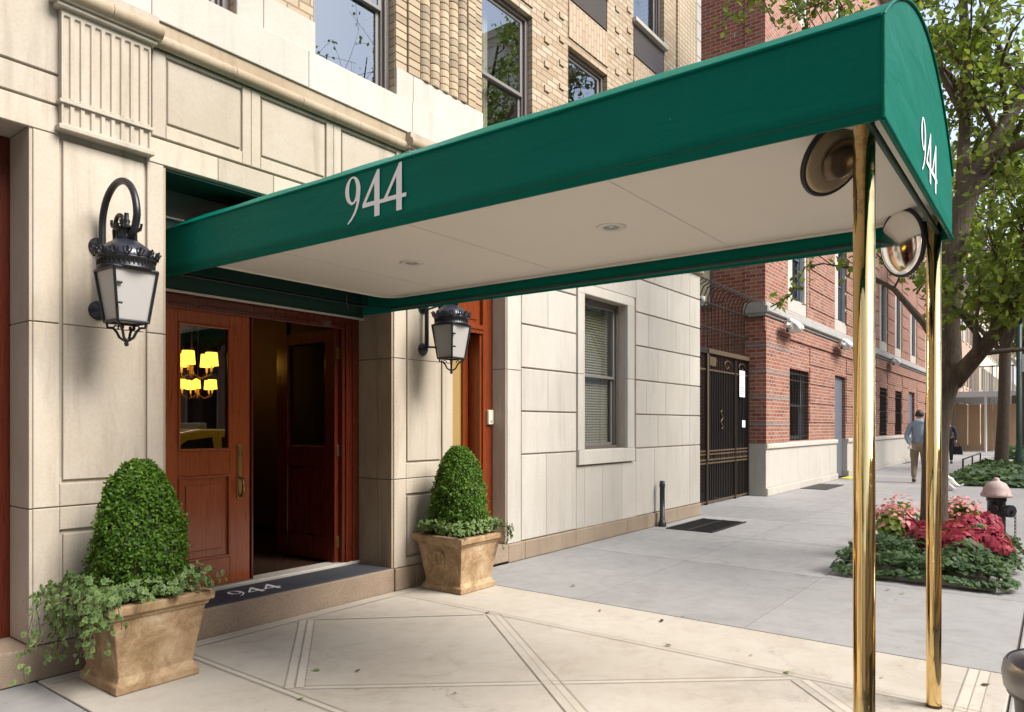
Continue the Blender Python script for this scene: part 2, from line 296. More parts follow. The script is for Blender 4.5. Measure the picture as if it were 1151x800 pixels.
# ------------------------------------------------------------------ mesh builder
def wmat(o):
    m = Matrix.Identity(4)
    while o is not None:
        m = (Matrix.Translation(o.location) @ o.rotation_euler.to_matrix().to_4x4()) @ m; o = o.parent
    return m
class MB:
    def __init__(s): s.v = []; s.f = []; s.sm = []
    def add(s, vs, fs, smooth=False):
        b = len(s.v); s.v += [tuple(v) for v in vs]; s.f += [tuple(i+b for i in f) for f in fs]; s.sm += [smooth]*len(fs); return s
    def box(s, x0, x1, y0, y1, z0, z1):
        return s.add([(x0, y0, z0), (x1, y0, z0), (x1, y1, z0), (x0, y1, z0), (x0, y0, z1), (x1, y0, z1), (x1, y1, z1), (x0, y1, z1)],
                     [(0, 3, 2, 1), (4, 5, 6, 7), (0, 1, 5, 4), (1, 2, 6, 5), (2, 3, 7, 6), (3, 0, 4, 7)])
    def rbox(s, x0, x1, y0, y1, z0, z1, b=.006):     # box with every edge chamfered
        bm = bmesh.new(); bmesh.ops.create_cube(bm, size=1)
        for v in bm.verts: v.co = Vector(((x0+x1)/2+v.co.x*(x1-x0), (y0+y1)/2+v.co.y*(y1-y0), (z0+z1)/2+v.co.z*(z1-z0)))
        b = min(b, (x1-x0)*.45, (y1-y0)*.45, (z1-z0)*.45)
        bmesh.ops.bevel(bm, geom=bm.edges[:], offset=b, segments=2, profile=.5, affect='EDGES')
        return s.addbm(bm)
    def addbm(s, bm, smooth=False, mtx=None):
        bm.verts.ensure_lookup_table()
        vs = [(mtx @ v.co if mtx else v.co) for v in bm.verts]
        s.add([tuple(v) for v in vs], [tuple(v.index for v in f.verts) for f in bm.faces], smooth); bm.free(); return s
    def blk(s, x0, x1, z0, z1, yf, yb, c=.004):      # wall block, front edge chamfered, facing -Y
        s.add([(x0+c, yf, z0+c), (x1-c, yf, z0+c), (x1-c, yf, z1-c), (x0+c, yf, z1-c),
               (x0, yf+c, z0), (x1, yf+c, z0), (x1, yf+c, z1), (x0, yf+c, z1),
               (x0, yb, z0), (x1, yb, z0), (x1, yb, z1), (x0, yb, z1)],
              [(0, 1, 2, 3), (4, 5, 1, 0), (5, 6, 2, 1), (6, 7, 3, 2), (7, 4, 0, 3),
               (8, 9, 5, 4), (9, 10, 6, 5), (10, 11, 7, 6), (11, 8, 4, 7), (9, 8, 11, 10)]); return s
    def tube(s, pts, r, n=10, cap=True, sm=True):
        pts = [Vector(p) for p in pts]; rs = r if isinstance(r, (list, tuple)) else [r]*len(pts)
        b = len(s.v); up = None; rings = []
        for i, p in enumerate(pts):
            d = (pts[min(i+1, len(pts)-1)]-pts[max(i-1, 0)]).normalized()
            if up is None: up = Vector((0, 0, 1)) if abs(d.z) < .9 else Vector((1, 0, 0))
            a = d.cross(up).normalized(); up = a.cross(d).normalized(); a = d.cross(up).normalized()
            rings.append([p+(a*math.cos(2*math.pi*k/n)+up*math.sin(2*math.pi*k/n))*rs[i] for k in range(n)])
        vs = [v for rg in rings for v in rg]; fs = []
        for i in range(len(pts)-1):
            for k in range(n):
                fs.append((i*n+k, i*n+(k+1) % n, (i+1)*n+(k+1) % n, (i+1)*n+k))
        s.add(vs, fs, sm)
        if cap:
            s.add(rings[0], [tuple(range(n))][::1]); s.add(rings[-1], [tuple(reversed(range(n)))])
        return s
    def lathe(s, prof, c=(0, 0, 0), n=32, axis='z', sm=True, squash=1):
        c = Vector(c); vs = []; fs = []
        for r, h in prof:
            for k in range(n):
                a = 2*math.pi*k/n; x, y = r*math.cos(a), r*math.sin(a)*squash
                v = {'z': (x, y, h), 'y': (x, h, y), 'x': (h, x, y)}[axis]; vs.append(c+Vector(v))
        for i in range(len(prof)-1):
            for k in range(n): fs.append((i*n+k, i*n+(k+1) % n, (i+1)*n+(k+1) % n, (i+1)*n+k))
        return s.add(vs, fs, sm)
    def frustum(s, c, h0, h1, z0, z1):                # square section
        x, y = c
        return s.add([(x-h0, y-h0, z0), (x+h0, y-h0, z0), (x+h0, y+h0, z0), (x-h0, y+h0, z0),
                      (x-h1, y-h1, z1), (x+h1, y-h1, z1), (x+h1, y+h1, z1), (x-h1, y+h1, z1)],
                     [(0, 3, 2, 1), (4, 5, 6, 7), (0, 1, 5, 4), (1, 2, 6, 5), (2, 3, 7, 6), (3, 0, 4, 7)])
    def build(s, name, mat, parent=None, recalc=True):
        me = bpy.data.meshes.new(name)
        inv = wmat(parent).inverted() if parent is not None else None
        vs = [tuple(inv @ Vector(v)) for v in s.v] if inv else s.v
        me.from_pydata(vs, [], s.f)
        if recalc:
            bm = bmesh.new(); bm.from_mesh(me); bmesh.ops.recalc_face_normals(bm, faces=bm.faces); bm.to_mesh(me); bm.free()
        me.polygons.foreach_set('use_smooth', s.sm)
        me.materials.append(M[mat] if isinstance(mat, str) else mat)
        o = bpy.data.objects.new(name, me); col.objects.link(o)
        if parent is not None: o.parent = parent
        return o
def tag(o, label=None, cat=None, group=None, kind=None):
    if label: o['label'] = label
    if cat: o['category'] = cat
    if group: o['group'] = group
    if kind: o['kind'] = kind
    return o
def empty(name, loc, label=None, cat=None, group=None, rz=0):
    o = bpy.data.objects.new(name, None); col.objects.link(o); o.location = loc; o.rotation_euler = (0, 0, rz)
    o.empty_display_size = .1
    return tag(o, label, cat, group)
def copy_tree(o, parent=None):
    c = o.copy(); col.objects.link(c); c.parent = parent
    for ch in [x for x in col.objects if x.parent == o]: copy_tree(ch, c)
    return c
def struct(o): o['kind'] = 'structure'; return o
def bx(name, mat, parent, *a):
    m = MB(); m.box(*a); return m.build(name, mat, parent)
def rb(name, mat, parent, *a, b=.006):
    m = MB(); m.rbox(*a, b=b); return m.build(name, mat, parent)

# leaves: templates scattered in numpy
def tmpl(kind):
    if kind == 'oval':
        v = [(0, 0, 0), (.28, .3, .05), (.30, .62, .06), (0, 1, -.05), (-.30, .62, .06), (-.28, .3, .05), (0, .5, -.03)]
        f = [(0, 1, 6), (1, 2, 6), (2, 3, 6), (3, 4, 6), (4, 5, 6), (5, 0, 6)]; rim = [1]*6+[0]
    elif kind == 'box':
        v = [(0, 0, 0), (.3, .5, .06), (0, 1, 0), (-.3, .5, .06)]; f = [(0, 1, 2), (0, 2, 3)]; rim = [0]*4
    elif kind == 'ivy':
        pts = [(0, 0), (.30, -.10), (.52, .22), (.30, .40), (.42, .72), (.16, .66), (0, 1.05), (-.16, .66), (-.42, .72), (-.30, .40), (-.52, .22), (-.30, -.10)]
        v = [(x, y, -.10*abs(x)) for x, y in pts]+[(0, .35, .05)]; n = len(pts)
        f = [(i, (i+1) % n, n) for i in range(n)]; rim = [1]*n+[0]
    elif kind == 'round':
        n = 7; v = [(.5*math.cos(2*math.pi*k/n), .5+.5*math.sin(2*math.pi*k/n), .10*math.cos(k*2.3)) for k in range(n)]+[(0, .5, -.06)]
        f = [(i, (i+1) % n, n) for i in range(n)]; rim = [1]*n+[0]
    return np.array(v, float), f, rim
def leaves(name, mat, parent, pts, dirs, sizes, kind='oval', up=.6, seed=1, jit=.5):
    """pts (N,3), dirs (N,3) outward direction; leaf lies with its normal near dir/up"""
    g = np.random.default_rng(seed); P = np.asarray(pts, float); D = np.asarray(dirs, float); N = len(P)
    T, F, rim = tmpl(kind)
    Z = D + np.array([0, 0, up]) + g.normal(0, jit, (N, 3)); Z /= np.linalg.norm(Z, axis=1)[:, None]+1e-9
    A = g.normal(0, 1, (N, 3)); A -= (A*Z).sum(1)[:, None]*Z; A /= np.linalg.norm(A, axis=1)[:, None]+1e-9
    X = np.cross(A, Z); S = np.asarray(sizes, float).reshape(-1, 1, 1)
    V = (T[None, :, 0:1]*X[:, None, :]+T[None, :, 1:2]*A[:, None, :]+T[None, :, 2:3]*Z[:, None, :])*S+P[:, None, :]
    V = V.reshape(-1, 3)
    if parent is not None:
        mi = np.array(wmat(parent).inverted()); V = V @ mi[:3, :3].T+mi[:3, 3]
    nT = len(T); FA = np.array(F)[None]+(np.arange(N)*nT)[:, None, None]; FA = FA.reshape(-1, 3)
    me = bpy.data.meshes.new(name)
    me.vertices.add(len(V)); me.vertices.foreach_set('co', V.astype(np.float32).ravel())
    me.loops.add(FA.size); me.loops.foreach_set('vertex_index', FA.astype(np.int32).ravel())
    me.polygons.add(len(FA)); me.polygons.foreach_set('loop_start', np.arange(0, FA.size, 3, dtype=np.int32))
    me.update(); me.validate()
    at = me.attributes.new('rim', 'FLOAT', 'POINT'); at.data.foreach_set('value', np.tile(np.array(rim, np.float32), N))
    me.materials.append(M[mat]); o = bpy.data.objects.new(name, me); col.objects.link(o)
    if parent is not None: o.parent = parent
    return o

# ------------------------------------------------------------------ camera, world, light
cam = bpy.data.cameras.new('camera'); co = bpy.data.objects.new('camera', cam); col.objects.link(co); sc.camera = co
cam.sensor_width = 36; cam.sensor_fit = 'HORIZONTAL'; cam.lens = FC/1151*36; cam.shift_y = (478-400)/1151; cam.clip_end = 1500; cam.clip_start = .05
co.location = (0, 0, HC); co.rotation_euler = (R(90), 0, math.atan2(CS, SN)-R(90))
w = bpy.data.worlds.new('World'); sc.world = w; w.use_nodes = True; nt = w.node_tree
bg = nt.nodes['Background']; sky = nt.nodes.new('ShaderNodeTexSky'); sky.sky_type = 'NISHITA'; sky.sun_disc = False
SUN = Vector((.18, -.76, .78)).normalized()     # towards the sun
el = math.asin(SUN.z); sky.sun_elevation = el; sky.sun_rotation = math.atan2(SUN.x, SUN.y); sky.dust_density = 1.6; sky.ozone_density = .6; sky.air_density = 1.0
hs = nt.nodes.new('ShaderNodeHueSaturation'); hs.inputs['Saturation'].default_value = .6
nt.links.new(sky.outputs[0], hs.inputs['Color']); nt.links.new(hs.outputs[0], bg.inputs[0]); bg.inputs[1].default_value = .125
sl = bpy.data.lights.new('sun', 'SUN'); sl.energy = 2.6; sl.angle = R(30); sl.color = (1, .945, .87)
so = bpy.data.objects.new('sun', sl); col.objects.link(so); so.rotation_euler = SUN.to_track_quat('Z', 'Y').to_euler()
sc.view_settings.view_transform = 'Standard'; sc.view_settings.look = 'None'; sc.view_settings.exposure = 1.36; sc.view_settings.gamma = 1

# ------------------------------------------------------------------ ground
YF = 4.52
struct(bx('ground', 'asphalt', None, -300, 400, -300, 300, -.6, -.35))
struct(bx('road', 'asphalt', None, -60, 160, -10.2, .02, -.34, -.13))
m = MB()
for x in np.arange(-8, 90, 6.0): m.box(x, x+2.4, -5.2, -5.08, -.129, -.126)
struct(m.build('road_marking', 'white'))
m = MB()
x = -6.0
while x < 90: m.rbox(x, x+1.79, .02, .20, -.3, .0, .012); x += 1.8
struct(m.build('kerb', 'kerb'))
# walk flags (joints are real gaps over a dark bed)
struct(bx('walk_bed', 'gap', None, -8, 120, .205, 30, -.34, -.016))
m = MB()
def flags(x0, x1, ys, xs):
    for i in range(len(xs)-1):
        for j in range(len(ys)-1):
            g = .004; m.add([(xs[i]+g, ys[j]+g, 0), (xs[i+1]-g, ys[j]+g, 0), (xs[i+1]-g, ys[j+1]-g, 0), (xs[i]+g, ys[j+1]-g, 0),
                             (xs[i]+g, ys[j]+g, -.015), (xs[i+1]-g, ys[j]+g, -.015), (xs[i+1]-g, ys[j+1]-g, -.015), (xs[i]+g, ys[j+1]-g, -.015)],
                            [(0, 1, 2, 3), (4, 5, 1, 0), (5, 6, 2, 1), (6, 7, 3, 2), (7, 4, 0, 3)])
ys = [.21, 1.75, 3.1, 4.5]
flags(0, 0, ys, [-6.4, -4.8, -3.2, -1.6, 0, 1.525])
flags(0, 0, ys, [4.945, 7.05, 8.9, 10.8])
flags(0, 0, [.21, 1.75, 3.1, 4.62], [10.8+1.55*i for i in range(60)])
struct(m.build('sidewalk', 'walk'))
bed = MB(); bed.box(10.8, 14.4, 4.62, 12, -.015, .0)
struct(bed.build('alley_paving', 'walk'))
m = MB(); m.rbox(1.535, 4.935, .21, 4.5, -.05, .002, .006)
struct(m.build('entrance_slab', 'slab'))
# tooled double bands in the slab
m = MB(); g2 = MB()
def clipseg(p, q):
    return p, q
def band(p, q, w=.045, double=True):
    p = Vector((*p, 0)); q = Vector((*q, 0)); d = (q-p).normalized(); n = Vector((-d.y, d.x, 0))
    offs = (-.028, .028) if double else (0,)
    for o in offs:
        a, b = p+n*o, q+n*o; h = n*(w*.5)
        m.add([a-h, b-h, b+h, a+h], [(0, 1, 2, 3)])
    for o in ([-.053, 0, .053] if double else [-.024, .024]):
        a, b = p+n*o, q+n*o; h = n*.0024
        g2.add([a-h, b-h, b+h, a+h], [(0, 1, 2, 3)])
XL, XR = 2.275, 4.18
band((XL, 4.33), (XL, .25), .03, False); band((XR, 4.33), (XR, .25), .03, False)
band((1.56, 4.40), (4.92, 4.40), .05, False); band((1.56, .36), (4.92, .36), .06)
band((3.20, 4.33), (XL+.06, 3.27)); band((3.24, 4.33), (XR-.06, 3.42), .03, False)
band((XR-.03, 3.36), (XL+.05, 1.05)); band((XL+.09, 3.24), (XR-.06, 1.19), .03, False)
band((XR-.06, 1.14), (3.35, .42))
for i, v in enumerate(m.v): m.v[i] = (v[0], v[1], .0045)
for i, v in enumerate(g2.v): g2.v[i] = (v[0], v[1], .0062)
# stagger so no two bands share a plane
k = 0
for i in range(0, len(m.v), 4):
    for j in range(4): m.v[i+j] = (m.v[i+j][0], m.v[i+j][1], .0040+.00022*k)
    k = (k+1) % 9
k = 0
for i in range(0, len(g2.v), 4):
    for j in range(4): g2.v[i+j] = (g2.v[i+j][0], g2.v[i+j][1], .0064+.00012*k)
    k = (k+1) % 17
struct(m.build('tooled_band', 'slabline', recalc=False)); struct(g2.build('tooled_groove', 'groove', recalc=False))

# ------------------------------------------------------------------ main building
BLD = empty('apartment_building', (6, YF, 0), 'limestone and tan brick apartment building with the green canopy over its entrance', 'building')
def wallgrid(x0, x1, z0, z1, yf, yb, holes, mb):
    xs = sorted({x0, x1, *[h[0] for h in holes], *[h[1] for h in holes]}); zs = sorted({z0, z1, *[h[2] for h in holes], *[h[3] for h in holes]})
    xs = [x for x in xs if x0 <= x <= x1]; zs = [z for z in zs if z0 <= z <= z1]
    for j in range(len(zs)-1):
        run = None
        for i in range(len(xs)-1):
            cx, cz = (xs[i]+xs[i+1])/2, (zs[j]+zs[j+1])/2
            solid = not any(h[0] < cx < h[1] and h[2] < cz < h[3] for h in holes)
            if solid and run is None: run = xs[i]
            if run is not None and (not solid or i == len(xs)-2):
                mb.box(run, xs[i+1] if solid else xs[i], yf, yb, zs[j], zs[j+1]); run = None
DL = (.55, 1.52, .19, 3.09); DM = (2.25, 4.23, -.1, 3.07); DR = (4.98, 5.81, .19, 3.07); WG = (7.30, 8.37, 1.125, 3.0)
W2 = [(-.6, .6), (1.6, 2.75), (3.41, 4.25), (5.41, 6.28), (6.99, 7.90), (8.60, 9.54)]
h1 = [DL, DM, DR, WG]
m = MB(); wallgrid(-7, 10.8, 0, 4.24, YF+.02, YF+.45, h1+[(-2.6, -1.5, 1.125, 3.0)], m)
m.box(10.45, 10.8, YF+.45, 15, 0, 14)
m.build('stone_wall', 'lime', BLD)
holes = []
for z0, z1 in ((4.24, 5.86), (6.86, 8.46), (9.46, 11.06)):
    for a, b in W2: holes.append((a, b, z0, z1))
for a, b in W2: holes.append((a, b, 6.40, 6.86))
m = MB(); wallgrid(-7, 10.8, 4.241, 14, YF+.02, YF+.4, holes, m)
m.build('brick_wall', 'tanbrick', BLD)
rb('parapet', 'limew', BLD, -7, 10.9, YF-.15, YF+.5, 14, 14.4)

# stone veneer
a = MB(); G = .006
def vb(x0, x1, z0, z1, yf=YF, gx=.0015, gz=G, mb=None, c=.004): (mb or a).blk(x0+gx, x1-gx, z0+gz*.5, z1-gz*.5, yf, YF+.022, c)
# left of entrance
for z0, z1 in ((.19, .955), (.955, 2.0), (2.0, 3.075)):
    vb(-1.4, .55, z0, z1)
    for (x0, x1) in ((1.52, 1.655), (2.145, 2.25)): vb(x0, x1, z0, z1)
    for (x0, x1) in ((4.23, 4.375), (4.835, 4.98)): vb(x0, x1, z0, z1)
for (p0, p1) in ((1.655, 2.145), (4.375, 4.835)):
    vb(p0, p1, .19, .27, gx=0); vb(p0, p1, .82, .955, gx=0); vb(p0, p1, .955, 1.09, gx=0)
    vb(p0+.018, p1-.018, .29, .80, YF+.004); vb(p0+.016, p1-.016, 1.105, 2.0, YF+.002, gz=.004); vb(p0+.016, p1-.016, 2.0, 3.055, YF+.002, gz=.004)
a.build('pilaster_facing', 'lime', BLD)
a = MB()
# lintel course and frieze
for x0, x1 in ((-1.4, .2), (.2, 1.65), (2.145, 2.62), (2.62, 3.05), (3.05, 3.6), (3.6, 4.38), (4.84, 5.6), (5.6, 6.05)): vb(x0, x1, 3.075, 3.235, gz=.004)
for x0, x1 in ((-1.4, .1), (.1, 1.25), (1.25, 1.65)): vb(x0, x1, 3.24, 3.41 if x0 < 1.2 else 3.41, gz=.012)
for x0, x1 in ((-1.4, 1.65),): vb(x0, x1, 3.415, 3.95)
fx = [2.175, 2.87, 3.59, 4.35]
for i in range(3):
    x0, x1 = fx[i], fx[i+1]; l, r_ = (2.265, 2.80) if i == 0 else ((2.945, 3.52) if i == 1 else (3.665, 4.26))
    vb(x0, l, 3.245, 3.80); vb(r_, x1, 3.245, 3.80); vb(l, r_, 3.245, 3.335, gx=0); vb(l, r_, 3.77, 3.80, gx=0)
    vb(l+.012, r_-.012, 3.35, 3.755, YF+.006)
vb(4.86, 6.05, 3.245, 3.80); vb(6.05, 10.8, 3.87, 3.95)
a.build('frieze_facing', 'limedirty' if False else 'lime', BLD)
# fillet, torus, window-sill course
a = MB(); a.box(2.17, 10.8, YF-.035, YF+.02, 3.882, 3.955); a.build('fillet', 'limedirty', BLD)
a = MB()
def torus(x0, x1, y, z=3.842, r=.042):
    n = max(2, int((x1-x0)/.72)+1); s = (x1-x0)/n
    for i in range(n):
        a.tube([(x0+i*s+.0015, y, z), (x0+(i+1)*s-.0015, y, z)], r, 16)
torus(2.18, 4.36, YF-.02); torus(4.86, 10.8, YF-.02); torus(1.60, 2.195, YF-.085, 3.862, .045); torus(4.33, 4.90, YF-.085, 3.862, .045)
a.build('torus_moulding', 'limedirty', BLD)
a = MB()
for x0, x1 in ((-1.4, -.3), (-.3, .9), (.9, 2.15), (2.15, 3.32), (3.32, 4.40), (4.40, 5.55), (5.55, 6.9), (6.9, 8.2), (8.2, 9.5), (9.5, 10.8)): vb(x0, x1, 3.958, 4.238, YF-.05, gz=0)
for x0, x1 in ((.6, 1.6), (2.75, 2.96), (2.96, 3.41), (4.25, 4.45), (4.45, 5.41), (6.28, 6.99), (7.9, 8.6), (9.54, 10.8)): vb(x0, x1, 4.242, 4.50, YF-.012, gz=0)
a.build('sill_course', 'limew', BLD)
# capitals
def capital(xc, w=.25):
    y = YF-.045; b = MB()
    x0, x1 = xc-w, xc+w
    b.box(x0, x1, y+.012, YF+.02, 3.10, 3.80)
    def flute(z0, z1, n=9, depth=.016, dz=12, rows=None):
        nx = n*12; vs = []; fs = []
        zs = [z0+(z1-z0)*j/dz for j in range(dz+1)]
        wx = 2*w/n
        for z in zs:
            for i in range(nx+1):
                xx = i/nx*n; fr = (xx % 1)-.5 if i < nx else -.5
                x = x0+2*w*i/nx; half = .33
                d = 0
                if abs(fr) < half:
                    e = min((z-z0), (z1-z))/(wx*half); lim = half*math.sqrt(max(0, 1-(1-min(e, 1))**2)) if e < 1 else half
                    if lim > 0 and abs(fr) < lim: d = depth*math.sqrt(max(0, 1-(fr/lim)**2))
                vs.append((x, y+d, z))
        for j in range(dz):
            for i in range(nx): p = j*(nx+1)+i; fs.append((p, p+1, p+nx+2, p+nx+1))
        b.add(vs, fs)
    flute(3.275, 3.75, dz=40); flute(3.13, 3.245, dz=14)
    b.box(x0, x1, y, y+.013, 3.75, 3.80)
    b.build('capital', 'lime', BLD)
    c = MB()
    for z0, z1, p in ((3.785, 3.81, .03), (3.81, 3.825, .05), (3.248, 3.270, .012), (3.095, 3.125, .018)):
        c.rbox(x0-p, x1+p, y-p, YF+.019, z0, z1, .005)
    c.box(x0-.03, x1+.03, y-.045, YF+.019, 3.89, 3.954)
    c.build('capital_moulding', 'lime', BLD)
capital(1.897); capital(4.605, .235)
# ashlar to the right
a = MB(); rows = [.19, 1.11, 1.569, 2.034, 2.50, 2.953, 3.41, 3.865]
vb(5.815, 6.05, .19, 2.0); vb(5.815, 6.05, 2.0, 3.07)
seg = {0: ([6.06, 6.52, 7.14], [8.64, 9.2, 10.4, 10.8]), 1: ([6.06, 7.14], [8.64, 9.3, 10.4, 10.8]), 2: ([6.06, 6.55, 7.14], [8.64, 8.95, 9.55, 10.4, 10.8]),
       3: ([6.06, 7.14], [8.64, 9.3, 10.4, 10.8]), 4: ([6.06, 6.55, 7.14], [8.64, 9.0, 9.9, 10.4, 10.8]), 5: ([6.06, 7.14], [8.64, 9.6, 10.4, 10.8]), 6: ([6.06, 6.7, 7.5, 8.3], [8.3, 9.2, 10.4, 10.8])}
for i in range(7):
    for part in seg[i]:
        for j in range(len(part)-1): vb(part[j], part[j+1], rows[i], rows[i+1], gz=.016, c=.006)
for x0, x1 in ((7.14, 7.32), (7.32, 7.75), (7.75, 8.25), (8.25, 8.64)): vb(x0, x1, .19, .935)
for x0, x1 in ((7.14, 8.64),): vb(x0, x1, 3.13, 3.41)
a.build('ashlar_facing', 'limew', BLD)
# window surround (proud)
a = MB()
a.blk(7.15, 7.30, 1.125, 2.03, YF-.02, YF+.02); a.blk(7.15, 7.30, 2.034, 3.0, YF-.02, YF+.02)
a.blk(8.37, 8.55, 1.125, 2.03, YF-.02, YF+.02); a.blk(8.37, 8.55, 2.034, 3.0, YF-.02, YF+.02)
a.blk(7.15, 8.55, 3.0, 3.12, YF-.02, YF+.02); a.blk(7.15, 8.55, .95, 1.122, YF-.035, YF+.16)
a.build('window_surround', 'limew', BLD)
# plinth
a = MB()
for x0, x1 in ((-1.4, -.2), (-.2, .9), (.9, 2.25), (4.23, 4.47), (4.47, 4.98), (5.81, 6.10), (6.10, 7.1), (7.1, 8.35), (8.35, 8.95), (8.95, 9.9), (9.9, 10.8)):
    a.blk(x0+.002, x1-.002, 0, .188, YF-.02, YF+.019, .006)
a.build('plinth', 'plinth', BLD)
for (x0, x1) in ((.55, 1.52), (4.98, 5.81)):
    rb('doorstep', 'granite', BLD, x0, x1, YF-.018, YF+.6, .02, .192)
# entrance step (with mat lying on it)
STEP = MB(); STEP.rbox(2.252, 4.228, YF-.005, YF+.9, -.02, .192, .008); STEP.build('entrance_step', 'granite', BLD)
rb('threshold', 'frostband', BLD, 2.255, 4.225, 4.935, 5.10, .193, .222, b=.004)
# entrance side returns, soffit
a = MB()
for z0, z1 in ((.19, .955), (.955, 2.0), (2.0, 3.07)):
    a.rbox(4.212, 4.229, YF+.012, YF+.19, z0+.003, z1-.003, .003); a.rbox(4.212, 4.229, YF+.2, YF+.44, z0+.003, z1-.003, .003)
    a.rbox(2.251, 2.268, YF+.012, YF+.44, z0+.003, z1-.003, .003)
a.build('entrance_return', 'limedirty', BLD)
bx('entrance_back_board', 'greenboard', BLD, 2.25, 4.23, 4.90, 4.955, 2.37, 2.86)
rb('green_board_edge', 'frostband', BLD, 2.27, 4.21, 4.885, 4.92, 2.352, 2.368, b=.003)
rb('board_trim', 'frostband', BLD, 2.27, 4.21, 4.885, 4.90, 2.852, 2.868, b=.003)
bx('bronze_fascia', 'frame', BLD, 2.25, 4.23, 4.91, 4.96, 2.87, 3.069)
bx('recess_soffit', 'greenboard', BLD, 2.255, 4.225, YF+.03, 4.905, 3.055, 3.068)

# ---- doors
def rail(name, mat, par, *a, b=.004): return rb(name, mat, par, *a, b=b)
FY0, FY1 = 4.956, 5.06
fr = MB()
fr.rbox(2.27, 2.44, FY0, FY1, .222, 2.36, .006); fr.rbox(4.03, 4.211, FY0, FY1, .222, 2.36, .006); fr.rbox(2.44, 4.03, FY0, FY1, 2.27, 2.36, .006)
fr.rbox(4.06, 4.10, FY0-.015, FY0, .222, 2.30, .004); fr.rbox(4.14, 4.20, FY0-.012, FY0, .222, 2.35, .004); fr.rbox(2.44, 4.05, FY0-.014, FY0, 2.255, 2.29, .004)
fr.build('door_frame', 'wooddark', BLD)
def leaf_door(name, mat, w, x, y, rz, label):
    """leaf in local frame: hinge at origin, width along +x, outer face -y; built in world after rotation"""
    root = MB()
    T = Matrix.Translation((x, y, 0)) @ Matrix.Rotation(rz, 4, 'Z')
    def wr(mb):
        mb.v = [tuple(T @ Vector(v)) for v in mb.v]; return mb
    t = .045; z0, z1 = .228, 2.262; st = .17
    b = MB()
    b.rbox(.003, st-.03, 0, t, z0, z1, .004); b.rbox(w-st, w-.003, 0, t, z0, z1, .004)
    b.rbox(st-.03, w-st, .001, t-.001, z0, .43, .004); b.rbox(st-.03, w-st, .001, t-.001, 1.05, 1.235, .004); b.rbox(st-.03, w-st, .001, t-.001, 2.16, z1, .004)
    d = wr(b).build(name, mat, BLD); tag(d, label)
    p = MB(); p.rbox(st-.026, w-st-.004, .014, t-.014, .434, 1.046, .004); p.frustum((0, 0), 0, 0, 0, 0) if False else None
    p.rbox(st+.03, w-st-.06, .004, .016, .50, .98, .008); wr(p).build('door_panel', mat, d)
    bd = MB()
    for q in ((st-.03, w-st, .43, .445), (st-.03, w-st, 1.035, 1.05), (st-.03, w-st, 1.235, 1.25), (st-.03, w-st, 2.145, 2.16)): bd.rbox(q[0], q[1], -.010, .012, q[2], q[3], .004)
    for q in ((st-.03, st-.015), (w-st-.015, w-st)): bd.rbox(q[0], q[1], -.011, .011, .445, 1.035, .004); bd.rbox(q[0], q[1], -.011, .011, 1.25, 2.145, .004)
    wr(bd).build('bead', mat, d)
    gl = MB(); gl.box(st-.03, w-st, .018, .024, 1.236, 2.159); wr(gl).build('glass_pane', 'doorglass', d)
    h = MB(); h.rbox(w-.115, w-.072, -.010, -.001, .86, 1.28, .004); h.rbox(w-.108, w-.079, -.016, -.0105, 1.02, 1.26, .004)
    pts = [(w-.093, -.012, 1.02), (w-.093, -.045, 1.01), (w-.093, -.062, .97), (w-.093, -.060, .93), (w-.093, -.040, .89), (w-.093, -.012, .875)]
    h.tube(pts, [.012, .011, .013, .014, .011, .009], 10); h.lathe([(0, -.024), (.012, -.022), (.013, -.012)], (w-.093, 0, 1.2), 14, 'y')
    wr(h).build('handle', 'oldbrass', d)
    hg = MB()
    for z in (.4, 1.2, 2.05): hg.rbox(-.006, .012, .0, .03, z-.05, z+.05, .002)
    wr(hg).build('hinge', 'oldbrass', d)
    return d
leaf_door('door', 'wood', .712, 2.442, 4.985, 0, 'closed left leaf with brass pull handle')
leaf_door('door', 'wooddark', .86, 4.028, 5.0, R(90.0), 'right leaf swung open into the vestibule')  # same wood as the closed leaf, vestibule shade put into its colour
# door stile trims
rb('astragal', 'wooddark', BLD, 3.158, 3.175, 4.972, 5.03, .228, 2.262, b=.003)

# lobby
lo = MB()
lo.box(.9, 7.4, 11.6, 11.7, .2, 3.0); lo.box(.8, .9, 5.1, 11.7, .2, 3.0); lo.box(7.4, 7.5, 5.1, 11.7, .2, 3.0)
lo.box(4.22, 4.30, 5.1, 6.9, .2, 3.0); lo.box(.9, 2.26, 5.07, 5.12, .2, 3.0); lo.box(4.30, 7.4, 5.07, 5.12, .2, 3.0)
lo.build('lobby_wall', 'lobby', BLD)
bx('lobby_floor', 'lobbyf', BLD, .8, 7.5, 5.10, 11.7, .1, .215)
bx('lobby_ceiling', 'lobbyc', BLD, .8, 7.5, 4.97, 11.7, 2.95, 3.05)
cv = MB(); cv.box(1.8, 6.8, 8.2, 8.35, 2.72, 2.94); cv.box(2.6, 2.75, 5.8, 8.2, 2.72, 2.94); cv.build('ceiling_beam', 'cove', BLD)
pn = MB()
for i in range(9): pn.rbox(1.1+i*.7, 1.1+i*.7+.55, 11.56, 11.61, .4, 2.6, .01)
for i in range(2): pn.rbox(4.195, 4.221, 5.2+i*.8, 5.85+i*.8, .4, 2.6, .008)
pn.build('lobby_panel', 'lobby', BLD)
